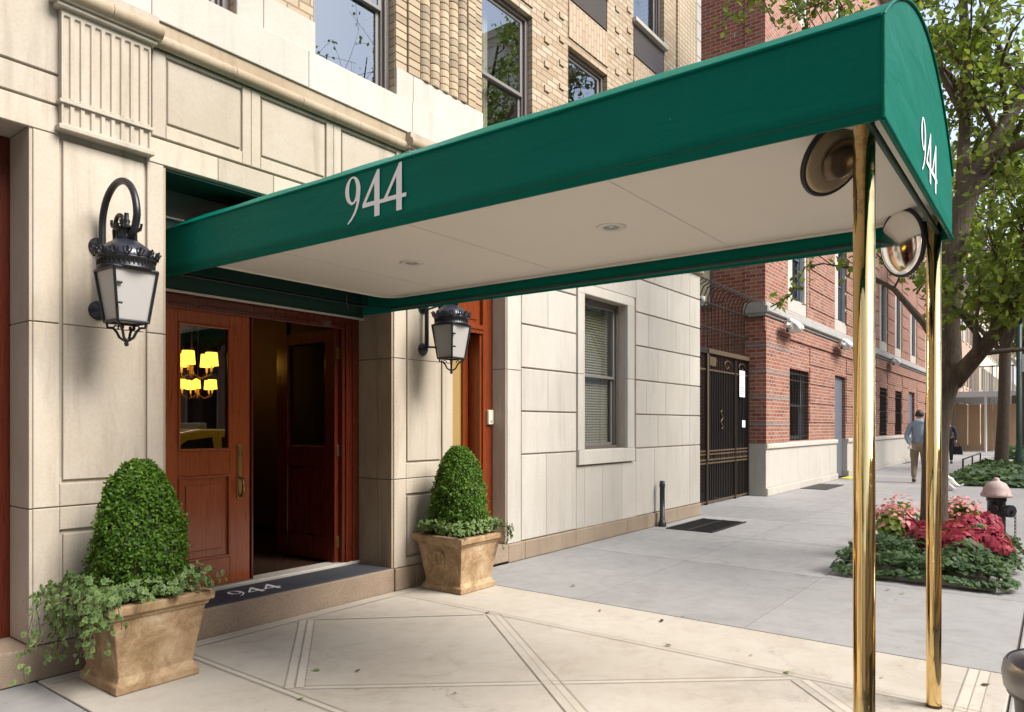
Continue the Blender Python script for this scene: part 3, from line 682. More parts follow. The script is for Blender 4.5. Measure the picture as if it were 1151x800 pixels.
def chandelier(loc, label, s=1.0):
    r0 = empty('chandelier', loc, label, 'chandelier', 'chandeliers in the lobby')
    b = MB(); x, y, z = loc
    b.tube([(x, y, 2.95), (x, y, z-.1)], .008, 8); b.lathe([(0, -.16), (.03, -.14), (.035, -.1), (.015, -.05), (.02, 0), (.008, .04)], (x, y, z), 14)
    for k in range(5):
        an = 2*math.pi*k/5+.3; dx, dy = math.cos(an)*.2*s, math.sin(an)*.2*s
        b.tube([(x, y, z-.08), (x+dx*.5, y+dy*.5, z-.14), (x+dx, y+dy, z-.10), (x+dx, y+dy, z-.03)], .006, 6)
    b.build('arm_frame', 'oldbrass', r0)
    for k in range(5):
        an = 2*math.pi*k/5+.3; dx, dy = math.cos(an)*.2*s, math.sin(an)*.2*s
        h = MB(); h.lathe([(.066*s, 0), (.055*s, .13*s)], (x+dx, y+dy, z-.01), 20); h.build('lamp_shade', 'shade', r0)
        h = MB(); h.tube([(x+dx, y+dy, z-.07), (x+dx, y+dy, z-.01)], .011, 8); h.build('candle_sleeve', 'blind', r0)
    return r0
chandelier((3.66, 6.8, 2.02), 'nearer chandelier with glowing yellow shades behind the door glass')
chandelier((5.15, 9.4, 1.93), 'farther chandelier with glowing yellow shades deeper in the lobby', 1.0)


# flowers on a table in the lobby
FT = empty('console_table', (3.75, 8.2, .215), 'dark console table standing in the lobby behind the open door', 'table')
rb('tabletop', 'wooddark', FT, 3.35, 4.15, 8.0, 8.4, .95, .99)
for x in (3.38, 4.09):
    for y in (8.03, 8.34): rb('leg', 'wooddark', FT, x, x+.04, y, y+.04, .215, .95)
FV = empty('flower_vase', (3.75, 8.2, .99), 'vase of orange flowers on the lobby console table', 'vase')
v = MB(); v.lathe([(.04, 0), (.07, .08), (.06, .18), (.035, .22), (.045, .25)], (3.75, 8.2, .99), 20); v.build('vase_body', 'oldbrass', FV)
g = np.random.default_rng(4); D = g.normal(0, 1, (220, 3)); D /= np.linalg.norm(D, axis=1)[:, None]; D[:, 2] = abs(D[:, 2])
leaves('flower_head', 'petalor', FV, D*np.array([.24, .24, .28])*g.uniform(.6, 1, (220, 1))+np.array([3.75, 8.2, 1.26]), D, g.uniform(.05, .09, 220), 'round', .2, 5)

# side doorways
def side_door(x0, x1, yf, zt, name, lit):
    d = MB()
    d.rbox(x1-.16, x1-.002, yf, yf+.06, .195, zt, .006); d.rbox(x0+.002, x0+.10, yf, yf+.06, .195, zt, .006)
    d.rbox(x0+.10, x1-.16, yf, yf+.06, 2.36, 2.45, .006); d.rbox(x0+.10, x1-.16, yf-.012, yf+.05, 2.40, 2.43, .006)
    d.rbox(x0+.10, x1-.16, yf+.005, yf+.06, zt-.12, zt, .006); d.rbox(x1-.19, x1-.161, yf+.02, yf+.26, .195, 2.36, .004)
    f = d.build(name, 'woodside' if lit else 'wooddark', BLD)
    p = MB(); p.rbox(x0+.13, x1-.22, yf+.03, yf+.05, 2.5, zt-.17, .01); p.box(x0+.101, x1-.161, yf+.04, yf+.055, 2.45, zt-.12); p.build('transom_panel', 'woodside' if lit else 'wooddark', f)
    q = MB(); q.box(x0+.10, x1-.19, yf+.20, yf+.24, .20, 2.36); q.build('door_face', 'yelpanel' if lit else 'wooddark', f)  # lit door face gets its yellow light as plain colour
    q = MB(); q.rbox(x0+.12, x0+.2, yf+.17, yf+.199, .22, 2.34, .004); q.rbox(x1-.28, x1-.20, yf+.17, yf+.199, .22, 2.34, .004); q.rbox(x0+.2, x1-.28, yf+.17, yf+.199, .22, .5, .004)
    q.build('door_stile', 'woodside' if lit else 'wooddark', f)
    return f
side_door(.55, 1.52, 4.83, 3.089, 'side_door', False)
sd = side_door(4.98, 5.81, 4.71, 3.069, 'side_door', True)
a = MB(); a.rbox(5.795, 5.811, YF+.01, 4.705, .2, 2.0, .003); a.rbox(5.795, 5.811, YF+.01, 4.705, 2.005, 3.06, .003); 
a.rbox(1.504, 1.522, YF+.01, 4.82, .2, .95, .003); a.rbox(1.504, 1.522, YF+.01, 4.82, .957, 1.998, .003); a.rbox(1.504, 1.522, YF+.01, 4.82, 2.004, 3.08, .003)
a.build('doorway_return', 'lime', BLD)
ic = empty('intercom', (5.74, 4.70, 1.45), 'small ivory intercom box on the wooden frame of the right side doorway', 'intercom')
rb('housing', 'plastic', ic, 5.70, 5.78, 4.675, 4.709, 1.43, 1.58, b=.006); rb('button', 'frost', ic, 5.725, 5.755, 4.668, 4.676, 1.455, 1.475, b=.003)

# windows
def window(x0, x1, z0, z1, y, par, name='window', blind=False, curtain=False, mid=.5, fm='frame', label=None):
    f = MB(); w = .05
    f.rbox(x0, x0+w, y-.05, y+.07, z0, z1, .004); f.rbox(x1-w, x1, y-.05, y+.07, z0, z1, .004); f.rbox(x0+w, x1-w, y-.05, y+.07, z1-w, z1, .004); f.rbox(x0+w, x1-w, y-.06, y+.07, z0, z0+w*.8, .004)
    f.rbox(x0+w, x0+w+.02, y-.02, y+.05, z0+w*.8, z1-w, .003); f.rbox(x1-w-.02, x1-w, y-.02, y+.05, z0+w*.8, z1-w, .003)
    W = f.build(name, fm, par); tag(W, label)
    zm = z0+(z1-z0)*mid; a0, a1 = x0+w+.02, x1-w-.02
    for (q0, q1, yy) in ((z0+.04, zm+.02, y+.02), (zm-.02, z1-w, y-.012)):
        s = MB(); t = .035
        s.rbox(a0, a0+t, yy-.014, yy+.014, q0, q1, .003); s.rbox(a1-t, a1, yy-.014, yy+.014, q0, q1, .003)
        s.rbox(a0+t, a1-t, yy-.014, yy+.014, q0, q0+t, .003); s.rbox(a0+t, a1-t, yy-.014, yy+.014, q1-t, q1, .003); s.build('sash', 'framelt' if fm == 'frame' else fm, W)
        p = MB(); p.box(a0+t, a1-t, yy-.003, yy+.003, q0+t, q1-t); p.build('pane', 'glass', W)
    if blind:
        b = MB(); z = z0+.08
        while z < z1-.08:
            b.add([(a0, y+.055, z), (a1, y+.055, z), (a1, y+.078, z+.029), (a0, y+.078, z+.029)], [(0, 1, 2, 3)]); z += .033
        b.build('blind', 'blind', W, recalc=False)
    if curtain:
        b = MB(); n = 40; vs = []; fs = []
        for i in range(n+1):
            x = a0+(a1-a0)*.42*i/n; yy = y+.14+.03*math.sin(i*1.1)
            vs += [(x, yy, z0+.04), (x, yy, z1-.05)]
        for i in range(n): fs.append((2*i, 2*i+2, 2*i+3, 2*i+1))
        b.add(vs, fs, True); b.build('curtain', 'blind', W, recalc=False)
    return W
window(WG[0], WG[1], WG[2], WG[3], YF+.17, BLD, blind=True, mid=.49, fm='frame', label='ground floor window with a slatted blind')
window(-2.6, -1.5, 1.125, 3.0, YF+.17, BLD)
for i, (a0, a1) in enumerate(W2):
    window(a0+.002, a1-.002, 4.242, 5.858, YF+.13, BLD, mid=.47, curtain=(i in (1, 3)))
    window(a0+.002, a1-.002, 6.90, 8.458, YF+.13, BLD, curtain=(i == 5))
    window(a0+.002, a1-.002, 9.462, 11.058, YF+.13, BLD)
    ac = MB(); ac.box(a0+.01, a1-.01, YF+.04, YF+.3, 6.41, 6.84); ac_o = ac.build('ac_grille', 'gateiron', BLD)
    sl_ = MB()
    for k in range(20): sl_.box(a0+.02, a1-.02, YF+.02, YF+.039, 6.43+k*.02, 6.44+k*.02)
    sl_.build('grille_slat', 'frame', ac_o)
    rb('sill', 'limew', BLD, a0-.03, a1+.03, YF-.04, YF+.2, 6.842, 6.898)
# dark rooms behind the windows
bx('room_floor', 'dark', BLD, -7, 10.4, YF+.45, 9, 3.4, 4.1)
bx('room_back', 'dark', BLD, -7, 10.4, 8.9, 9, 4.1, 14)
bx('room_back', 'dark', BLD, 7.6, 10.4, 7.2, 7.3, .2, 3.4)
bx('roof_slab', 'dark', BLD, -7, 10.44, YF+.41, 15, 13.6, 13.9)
# brick ornament
rd = MB()
xs0 = 4.545; rw = .127
for i in range(5):
    x = xs0+rw*(i+.5); z = 4.502; k = 0
    while z < 8.3:
        n = 9; vs = []; hh = .062; yy = YF+.018; dx = rnd.uniform(-.002, .002)
        r_ = rw*.5-.003
        for zz in (z, z+.006, z+hh-.006, z+hh):
            q = r_-(.004 if zz in (z, z+hh) else 0)
            for j in range(n): an = math.pi*j/(n-1); vs.append((x+dx-math.cos(an)*q, yy-math.sin(an)*q*.85, zz))
        fs = []
        for t_ in range(3):
            for j in range(n-1): fs.append((t_*n+j, t_*n+j+1, (t_+1)*n+j+1, (t_+1)*n+j))
        fs.append(tuple(range(n))); fs.append(tuple(range(3*n, 4*n)))
        rd.add(vs, fs, False); z += .068
rd.build('brick_reeding', 'reedbrick', BLD)
a = MB()
for x0, x1 in ((4.252, 4.385), (4.39, 4.535), (5.185, 5.30), (5.303, 5.408)):
    z = 4.502
    while z < 8.3: a.blk(x0+.002, x1-.002, z, z+.062, YF-.015 if x0 > 4.3 and x0 < 5.2 else YF, YF+.021, .004); z += .068
a.build('pier_brick', 'reedbrick', BLD)
a = MB()
for xc in (6.50, 6.80, 8.10, 8.42):
    for k in range(12):
        z = 4.60+k*.272+(.136 if xc in (6.80, 8.42) else 0); a.rbox(xc, xc+.095, YF+.002, YF+.021, z, z+.060, .002)
a.build('projecting_header', 'reedbrick', BLD)
a = MB(); a.box(6.99, 7.90, YF+.005, YF+.03, 5.95, 6.38); a.box(8.60, 9.54, YF+.005, YF+.03, 5.95, 6.38); a.box(5.41, 6.28, YF+.005, YF+.03, 5.95, 6.38); a.build('soldier_panel', 'tanbrick_s', BLD)
a = MB(); a.box(9.95, 10.62, YF-.01, YF+.021, 4.502, 13.9); a.build('corner_pier', 'tanbrick_h', BLD)
a = MB(); z = 4.502
while z < 13.8: a.blk(10.62, 10.80, z, z+.27, YF-.02, YF+.021, .008); z += .272
a.build('corner_quoin', 'limew', BLD)

# mat with number (glyphs)
def glyph9(cx, y0, h):
    """old-style serif 9 made of one outline: outer contour + counter"""
    W_ = .62*h/1.0
    out = []; cy = y0+.70*h; rx, ry = .27*h, .31*h
    # outer: start at lower-left of bowl, go round over the top and down the right side to the tail
    for k in range(0, 27):
        an = R(250-k*10)                       # 250 -> -10 deg
        out.append((cx+rx*math.cos(an), cy+ry*math.sin(an)))
    tail = [(.262, .585), (.235, .43), (.18, .29), (.09, .16), (-.03, .05), (-.17, -.03)]
    out += [(cx+x*h, y0+z*h) for x, z in tail]
    back = [(-.19, -.005), (-.06, .10), (.045, .22), (.105, .33), (.135, .42), (.125, .455), (.06, .405), (-.02, .385), (-.07, .39)]
    out += [(cx+x*h, y0+z*h) for x, z in back]
    hole = []
    for k in range(24):
        an = 2*math.pi*k/24; hole.append((cx-.005*h+.128*h*math.cos(an), cy+.008*h+.265*h*math.sin(an)))
    return [out, hole]
def glyph4(cx, y0, h):
    o = [(.22, 0), (.22, .25), (.36, .25), (.36, .335), (.22, .335), (.22, 1.0), (.14, 1.0), (-.36, .33), (-.36, .25), (.045, .25), (.045, 0)]
    i = [(.045, .345), (-.24, .345), (.045, .73)]
    return [[(cx+x*h, y0+z*h) for x, z in o], [(cx+x*h, y0+z*h) for x, z in i]]
def number(name, h, frame, parent, thick=.0015, mat='white'):
    """frame(u,v)->world ; text 944 centred on u=0, baseline v=0"""
    polys = [glyph9(-.72*h, 0, h), glyph4(-.02*h, 0, h), glyph4(.70*h, 0, h)]
    made = None
    for kk, (o, hole) in enumerate(polys):
        cu = bpy.data.curves.new('t', 'CURVE'); cu.dimensions = '2D'; cu.fill_mode = 'BOTH'
        for pts in (o, hole):
            sp = cu.splines.new('POLY'); sp.points.add(len(pts)-1); sp.use_cyclic_u = True
            for i, (x, y) in enumerate(pts): sp.points[i].co = (x, y, 0, 1)
        ob = bpy.data.objects.new('t', cu); col.objects.link(ob); bpy.context.view_layer.update()
        me = bpy.data.meshes.new_from_object(ob.evaluated_get(bpy.context.evaluated_depsgraph_get()))
        bpy.data.objects.remove(ob)
        m = MB(); m.add([frame(v.co.x, v.co.y) for v in me.vertices], [tuple(p.vertices) for p in me.polygons])
        m.build(name, mat, parent, recalc=False)
MATO = empty('door_mat', (3.3, 4.72, .193), 'charcoal doormat with 944 in pale numerals on the entrance step', 'doormat')
rb('mat_body', 'mat', MATO, 2.29, 4.19, 4.545, 4.92, .1925, .203, b=.003)
number('number', .15, lambda u, v: (3.02+u*1.25, 4.63+v*1.2, .2045), MATO)

# ------------------------------------------------------------------ canopy
CX0, CX1, CYF, CYB = 2.42, 4.20, .43, 4.88
CAN = empty('entrance_canopy', (3.3, 2.6, 2.36), 'long dark green fabric entrance canopy numbered 944 on two brass poles', 'canopy')
def zb(y, near): return 2.36+(y-CYF)/(CYB-CYF)*(.075 if near else .03)
def arch(x):
    c = (CX0+CX1)/2; return max(0, 1-((x-c)/((CX1-CX0)/2))**2)
VH = .314; RISE = .335
def ztop(x, y): return zb(y, True)+VH+RISE*(arch(x)**.96)
NY = 36; NX = 28
def ysag(i): return CYF+(CYB-CYF)*i/NY
m = MB(); vs = []; fs = []
xs_ = [(CX0+CX1)/2-math.cos(math.pi*j/NX)*(CX1-CX0)/2 for j in range(NX+1)]
for i in range(NY+1):
    y = ysag(i); sag = .006*math.sin(i/NY*math.pi*5)**2
    for x in xs_: vs.append((x, y, ztop(x, y)-sag))
for i in range(NY):
    for j in range(NX): p = i*(NX+1)+j; fs.append((p, p+1, p+NX+2, p+NX+1))
m.add(vs, fs, True); m.build('roof_fabric', 'canvas', CAN)
for near in (True, False):
    m = MB(); vs = []; fs = []; X = CX0 if near else CX1
    th = .012 if near else -.012
    for off in (0, th):
        for i in range(NY+1):
            y = ysag(i); bow = .004*math.sin(i*.9)
            for j in range(5):
                f = j/4; z0_ = zb(y, near); z1_ = zb(y, True)+VH+.004; vs.append((X+off+bow*math.sin(f*math.pi), y, z0_+(z1_-z0_)*f))
    n1 = (NY+1)*5
    for i in range(NY):
        for j in range(4): p = i*5+j; fs.append((p, p+5, p+6, p+1)); fs.append((n1+p, n1+p+1, n1+p+6, n1+p+5))
        fs.append((i*5, n1+i*5, n1+i*5+5, i*5+5))
    m.add(vs, fs, True); m.build('side_valance', 'canvas', CAN)
m = MB()
for near in (True, False):
    X = CX0-.0072 if near else CX1+.0065
    for y in (1.42, 2.55, 3.70):
        pass
    z_ = lambda y: zb(y, near)+.035
    m.box(X, X+.0018, CYF+.005, CYB-.01, 2.3, 2.3+.0001) if False else None
    pts_ = [(X+.0008, ysag(i), z_(ysag(i))) for i in range(NY+1)]; m.tube(pts_, .0016, 5)
m.build('stitched_seam', 'greenboard', CAN)
# street end panel
m = MB(); vs = []; fs = []
for off in (0, .012):
    for x in xs_:
        zt = ztop(x, CYF)+.003; nz = 8
        zbt = 2.36
        for j in range(nz+1): vs.append((x, CYF-.003+off, zbt+(zt-zbt)*j/nz))
n1 = (NX+1)*9
for i in range(NX):
    for j in range(8): p = i*9+j; fs.append((p, p+9, p+10, p+1)); fs.append((n1+p, n1+p+1, n1+p+10, n1+p+9))
    fs.append((i*9, i*9+9, n1+i*9+9, n1+i*9)); fs.append((i*9+8, n1+i*9+8, n1+i*9+17, i*9+17))
m.add(vs, fs, False); m.build('end_panel', 'canvas', CAN)
m = MB()
m.tube([(CX0-.004, ysag(i), zb(ysag(i), True)+VH+.004) for i in range(NY+1)], .006, 8); m.tube([(x, CYF-.006, ztop(x, CYF)+.002) for x in xs_], .006, 8)
m.tube([(CX0-.004, CYF-.006, 2.36), (CX0-.004, CYF-.006, 2.36+VH)], .006, 8); m.tube([(CX0, CYF-.004, 2.362), (CX1, CYF-.004, 2.362)], .009, 8)
m.build('piping', 'canvas', CAN)
# soffit with a rounded inner corner
def soffit():
    y0, y1, x0, x1, r = CYF+.03, 4.50, CX0+.03, CX1-.04, .16
    out = [(x0, y0), (x1, y0)]
    for k in range(9): an = math.pi/2*k/8; out.append((x1-r+r*math.cos(an), y1-r+r*math.sin(an)))
    for k in range(9): an = math.pi/2*(1+k/8); out.append((x0+.05+.05*math.cos(an), y1-.05+.05*math.sin(an)))
    return out
def zs_(y): return 2.475+(y-CYF)/(CYB-CYF)*.03
so_ = soffit(); n = len(so_)
m = MB(); m.add([(x, y, zs_(y)) for x, y in so_]+[(x, y, zs_(y)+.02) for x, y in so_], [tuple(range(n)), tuple(range(n, 2*n))]+[(i, (i+1) % n, n+(i+1) % n, n+i) for i in range(n)])
SOF = m.build('soffit', 'ceiling', CAN)
m = MB(); m.tube([(x, y, zs_(y)-.004) for x, y in so_[1:]]+[], .011, 8); m.build('soffit_edge', 'ceiling', CAN)
m = MB()
for y in (1.55, 2.75, 3.85): m.box(CX0+.05, CX1-.06, y, y+.004, zs_(y)-.0025, zs_(y)-.0005)
m.build('soffit_seam', 'ceiling', CAN)
for (px, py) in ((463, 296), (687, 254)):
    a_, b_ = ray(px); k = (2.49-HC)/(478-py); x, y = a_*k, b_*k; z = zs_(y)
    d = MB(); d.lathe([(.045, -.004), (.075, -.006), (.082, -.001), (.082, .003)], (x, y, z), 28)
    L = d.build('downlight', 'frostband', CAN); d = MB(); d.lathe([(0, .004), (.02, -.001), (.046, -.003)], (x, y, z-.001), 20); d.build('lens', 'silver', L)
# inner frame rods near the wall
m = MB()
m.tube([(3.75, 4.56, 2.50), (3.75, 4.56, 2.40), (3.80, 4.60, 2.37)], .009, 8); m.tube([(3.98, 4.58, 2.50), (3.98, 4.58, 2.40)], .007, 8)
m.tube([(3.76, 4.6, 2.395), (4.19, 4.56, 2.43)], .006, 8); m.tube([(3.84, 4.6, 2.40), (3.84, 4.6, 2.37)], .008, 8)
m.tube([(CX0+.04, 4.80, 2.46), (CX1-.02, 4.80, 2.46)], .012, 8); m.build('frame_rod', 'iron', CAN)
m = MB(); m.tube([(CX1-.035, CYF+.04, 2.385), (CX1-.035, 4.5, 2.41)], .012, 8); m.tube([(CX0+.035, CYF+.04, 2.385), (CX0+.035, 4.8, 2.45)], .012, 8); m.tube([(CX0+.03, CYF+.05, 2.385), (CX1-.03, CYF+.05, 2.385)], .012, 8)
m.build('frame_tube', 'greenboard', CAN)
for i, (x, y) in enumerate(((2.60, .515), (4.145, .50))):
    m = MB(); m.lathe([(.0, 2.47), (.034, 2.468), (.034, .02), (.034, .0)], (x, y, 0), 40)
    p = m.build('pole', 'brass', CAN)
    m = MB(); m.lathe([(.037, .002), (.037, .012), (.035, .016)], (x, y, .0), 32); m.build('foot_ring', 'bronze', p)
# numbers on canopy
c0 = 3.10; yN = None
a_, b_ = ray(421); kk = CX0/a_; yN = b_*kk
number('number', .232, lambda u, v: (CX0-.0065, yN-u*.95, zb(yN, True)+.068+v), CAN)
cxN = (CX0+CX1)/2
number('number', .21, lambda u, v: (3.385+u*1.05, CYF-.0065, 2.425+v*1.0), CAN)

# mirrors under the canopy
def mirror(c, r, nrm, label, mat, dome):
    e = empty('convex_mirror', c, label, 'mirror', 'round convex mirrors hung under the canopy')
    q = Vector(nrm).normalized().to_track_quat('Z', 'Y').to_matrix().to_4x4(); T = Matrix.Translation(c) @ q
    m = MB(); prof = [(r*math.sin(t)*1.0, dome*(math.cos(t*.9))) for t in np.linspace(0, math.pi/2, 12)]
    z0_ = prof[-1][1]; prof = [(a, b-z0_) for a, b in prof]
    m.lathe(prof, (0, 0, 0), 48); m.v = [tuple(T @ Vector(v)) for v in m.v]; m.build('mirror_face', mat, e)
    m = MB(); ring = [(r*math.cos(a)*1.0, r*math.sin(a), 0) for a in np.linspace(0, 2*math.pi, 49)]; m.tube(ring, .011, 10, cap=False)
    m.v = [tuple(T @ Vector(v)) for v in m.v]; m.build('rim', 'iron', e)
    m = MB(); m.lathe([(r, -.002), (r*.6, -.03), (.03, -.05), (0, -.05)], (0, 0, 0), 40); m.v = [tuple(T @ Vector(v)) for v in m.v]; m.build('mirror_back', 'iron' if mat == 'mirror' else 'silver', e)
    return e
c1 = dp(938, 177, 2.62)
mirror(c1, .135, (-.35, -.75, -.62), 'amber toned round mirror hung beside the near brass pole', 'mirrorold', .035)
m = MB(); m.tube([tuple(c1+Vector((0.02, .02, .03))), tuple(c1+Vector((.05, .05, .2)))], .008, 8); m.lathe([(0, -.012), (.02, -.01), (.024, 0)], tuple(c1), 16)
e1 = [o for o in col.objects if o.name.startswith('convex_mirror')][0]; m.build('bracket', 'iron', e1)
q_ = Vector((-.35, -.75, -.62)).normalized().to_track_quat('Z', 'Y').to_matrix().to_4x4(); T0 = Matrix.Translation(c1) @ q_
m = MB(); m.lathe([(.076, .030), (.074, .044), (.05, .056), (.02, .063), (0, .064)], (0, 0, 0), 36); m.v = [tuple(T0 @ Vector(v)) for v in m.v]; m.build('centre_boss', 'bronze', e1)
c2 = dp(1014, 273, 3.55)
e2 = mirror(c2, .16, (-.68, .72, -.12), 'clear round mirror with black rim hung beside the far brass pole', 'mirror', .05)
m = MB(); m.tube([tuple(c2+Vector((.02, 0, .0))), tuple(c2+Vector((.10, .02, .10))), (c2.x+.12, c2.y+.02, 2.45)], .008, 8); m.tube([tuple(c2+Vector((0.01, -.0, .06))), (4.12, .52, 2.33)], .006, 8); m.build('bracket', 'iron', e2)

# ------------------------------------------------------------------ lanterns
def lantern(loc, wallY, label):
    e = empty('wall_lantern', loc, label, 'lantern', 'black wall lanterns beside the entrance')
    X, Y, Z0 = loc                                   # Z0: height of the bottom of the glass
    def P(x, y, z): return (X+x, Y+y, Z0+z)
    m = MB(); h0, h1, H = .083, .118, .285
    m.frustum((X, Y), h0-.006, h1-.006, Z0+.006, Z0+H-.006); m.build('frosted_glass', 'frost', e)
    m = MB()
    for sx in (-1, 1):
        for sy in (-1, 1): m.tube([P(sx*h0, sy*h0, 0), P(sx*h1, sy*h1, H)], .008, 6, sm=False)
    for hh, z in ((h0, .0), (h1, H)):
        pts = [P(-hh, -hh, z), P(hh, -hh, z), P(hh, hh, z), P(-hh, hh, z)]
        for i in range(4): m.tube([pts[i], pts[(i+1) % 4]], .009, 6, sm=False)
    for z in (.09, .2): m.tube([P(-h1+.02, -h0-.03, z), P(-h1+.045, -h0-.03, z)], .007, 6)
    m.build('glazing_bar', 'iron', e)
    m = MB()
    m.lathe([(.125, H), (.150, H+.004), (.150, H+.012), (.142, H+.02), (.142, H+.05), (.152, H+.055), (.155, H+.065), (.150, H+.072), (.13, H+.078)], P(0, 0, 0), 40)
    for k in range(40):
        an = 2*math.pi*k/40; m.tube([P(.144*math.cos(an), .144*math.sin(an), H+.022), P(.144*math.cos(an), .144*math.sin(an), H+.048)], .004, 5)
    m.build('cornice_ring', 'iron', e)
    m = MB()
    for k in range(16):                               # pierced leaf cresting
        an = 2*math.pi*k/16; r = .160
        def Q(da, dr, dz): return P((r+dr)*math.cos(an+da), (r+dr)*math.sin(an+da), H+.072+dz)
        m.tube([Q(0, -.01, 0), Q(0, .006, .03), Q(0, .018, .040)], [.006, .007, .004], 6)
        m.tube([Q(.0, 0, .0), Q(.10, .002, .014), Q(.13, .008, .028), Q(.07, .010, .034), Q(.05, .008, .024)], .0045, 5)
        m.tube([Q(.0, 0, .0), Q(-.10, .002, .014), Q(-.13, .008, .028), Q(-.07, .010, .034)], .0045, 5)
    m.build('cresting', 'iron', e)
    m = MB(); m.lathe([(.145, H+.076), (.142, H+.095), (.125, H+.125), (.095, H+.15), (.062, H+.172), (.05, H+.18)], P(0, 0, 0), 40); m.build('dome_roof', 'dome', e)
    m = MB(); m.lathe([(.052, H+.176), (.058, H+.182), (.052, H+.188), (.05, H+.225), (.062, H+.232), (.07, H+.24), (.055, H+.246), (.03, H+.255), (.014, H+.27), (.02, H+.285), (.012, H+.30), (.012, H+.33)], P(0, 0, 0), 24)
    for k in range(8):
        an = 2*math.pi*k/8; c_, s_ = math.cos(an), math.sin(an); m.tube([P(.06*c_, .06*s_, H+.238), P(.078*c_, .078*s_, H+.25), P(.080*c_, .080*s_, H+.272)], [.006, .006, .008], 6)
    for k in range(18):
        an = 2*math.pi*k/18; m.tube([P(.052*math.cos(an), .052*math.sin(an), H+.19), P(.051*math.cos(an), .051*math.sin(an), H+.224)], .004, 5)
    m.build('finial', 'iron', e)
    m = MB()
    for k in range(4):
        an = math.pi/4+math.pi/2*k; c_, s_ = math.cos(an), math.sin(an)
        m.tube([P(.105*c_, .105*s_, -.004), P(.10*c_, .10*s_, -.03), P(.072*c_, .072*s_, -.032), P(.052*c_, .052*s_, -.055), P(.038*c_, .038*s_, -.085), P(.008*c_, .008*s_, -.105)], .0075, 6)
        m.tube([P(.07*c_, .07*s_, -.032), P(.06*c_, .06*s_, -.018), P(.042*c_, .042*s_, -.024), P(.045*c_, .045*s_, -.04)], .005, 6)
    m.lathe([(.004, -.135), (.010, -.13), (.013, -.12), (.008, -.11), (.017, -.103), (.017, -.095), (.0, -.09)], P(0, 0, 0), 14)
    m.build('bottom_scroll', 'iron', e)
    # goose-neck scroll in the plane of +/-Y
    dy = wallY-Y; pts = []
    zc = H+.45; rr = .13
    yb_ = dy-.05
    pts.append(P(0, yb_, .12)); pts.append(P(0, yb_, .5)); pts.append(P(0, yb_, zc-.02))
    cy = yb_-rr if False else yb_/2
    front = -.125; rad = (yb_-front)/2; cy = (yb_+front)/2; zc = H+.30
    pts = [P(0, yb_, .12), P(0, yb_, .33), P(0, yb_, zc-.02)]
    for k in range(0, 21): an = math.pi*k/20; pts.append(P(0, cy+rad*math.cos(an), zc+rad*1.05*math.sin(an)))
    for k in range(1, 13): t_ = k/12; an = math.pi+math.pi*.62*t_; q = rad*(1-.38*t_); pts.append(P(0, cy+q*math.cos(an)-.01*t_, zc+q*1.0*math.sin(an)+.02*t_))
    m = MB(); m.tube(pts, .0195, 10)
    ic_ = []
    for k in range(0, 26): t_ = k/25; an = R(-20)+R(410)*t_; q = .062*(1-.45*t_); ic_.append(P(0, .085+q*math.cos(an)*.9, zc-.02+q*math.sin(an)))
    m.tube([P(0, .135, H+.13), P(0, .15, H+.26)]+ic_, [.013, .013]+[.0125]*26, 8)
    
    m.build('scroll_bracket', 'iron', e)
    for z in (.10, .475):
        m = MB(); m.lathe([(0, -.055), (.018, -.052), (.022, -.035), (.034, -.03), (.04, -.018), (.052, -.015), (.058, 0)], (X, wallY-.0, Z0+z), 24, 'y')
        m.tube([(X, wallY-.03, Z0+z), (X, Y+yb_, Z0+z)], .012, 8); m.build('wall_rosette', 'iron', e)
    m = MB(); m.tube([P(0, yb_, .12), P(0, h0+.02, .10)], .009, 8); m.tube([P(0, yb_, .45), P(0, .05, H+.2)], .009, 8); m.build('stay', 'iron', e)
    return e
lantern((1.862, 4.165, 2.0), YF+.002, 'complete black wall lantern whose tall gooseneck scroll shows above its blue black dome')
lantern((4.578, 4.175, 2.0), YF+.002, 'black wall lantern whose gooseneck is hidden behind the canopy edge')

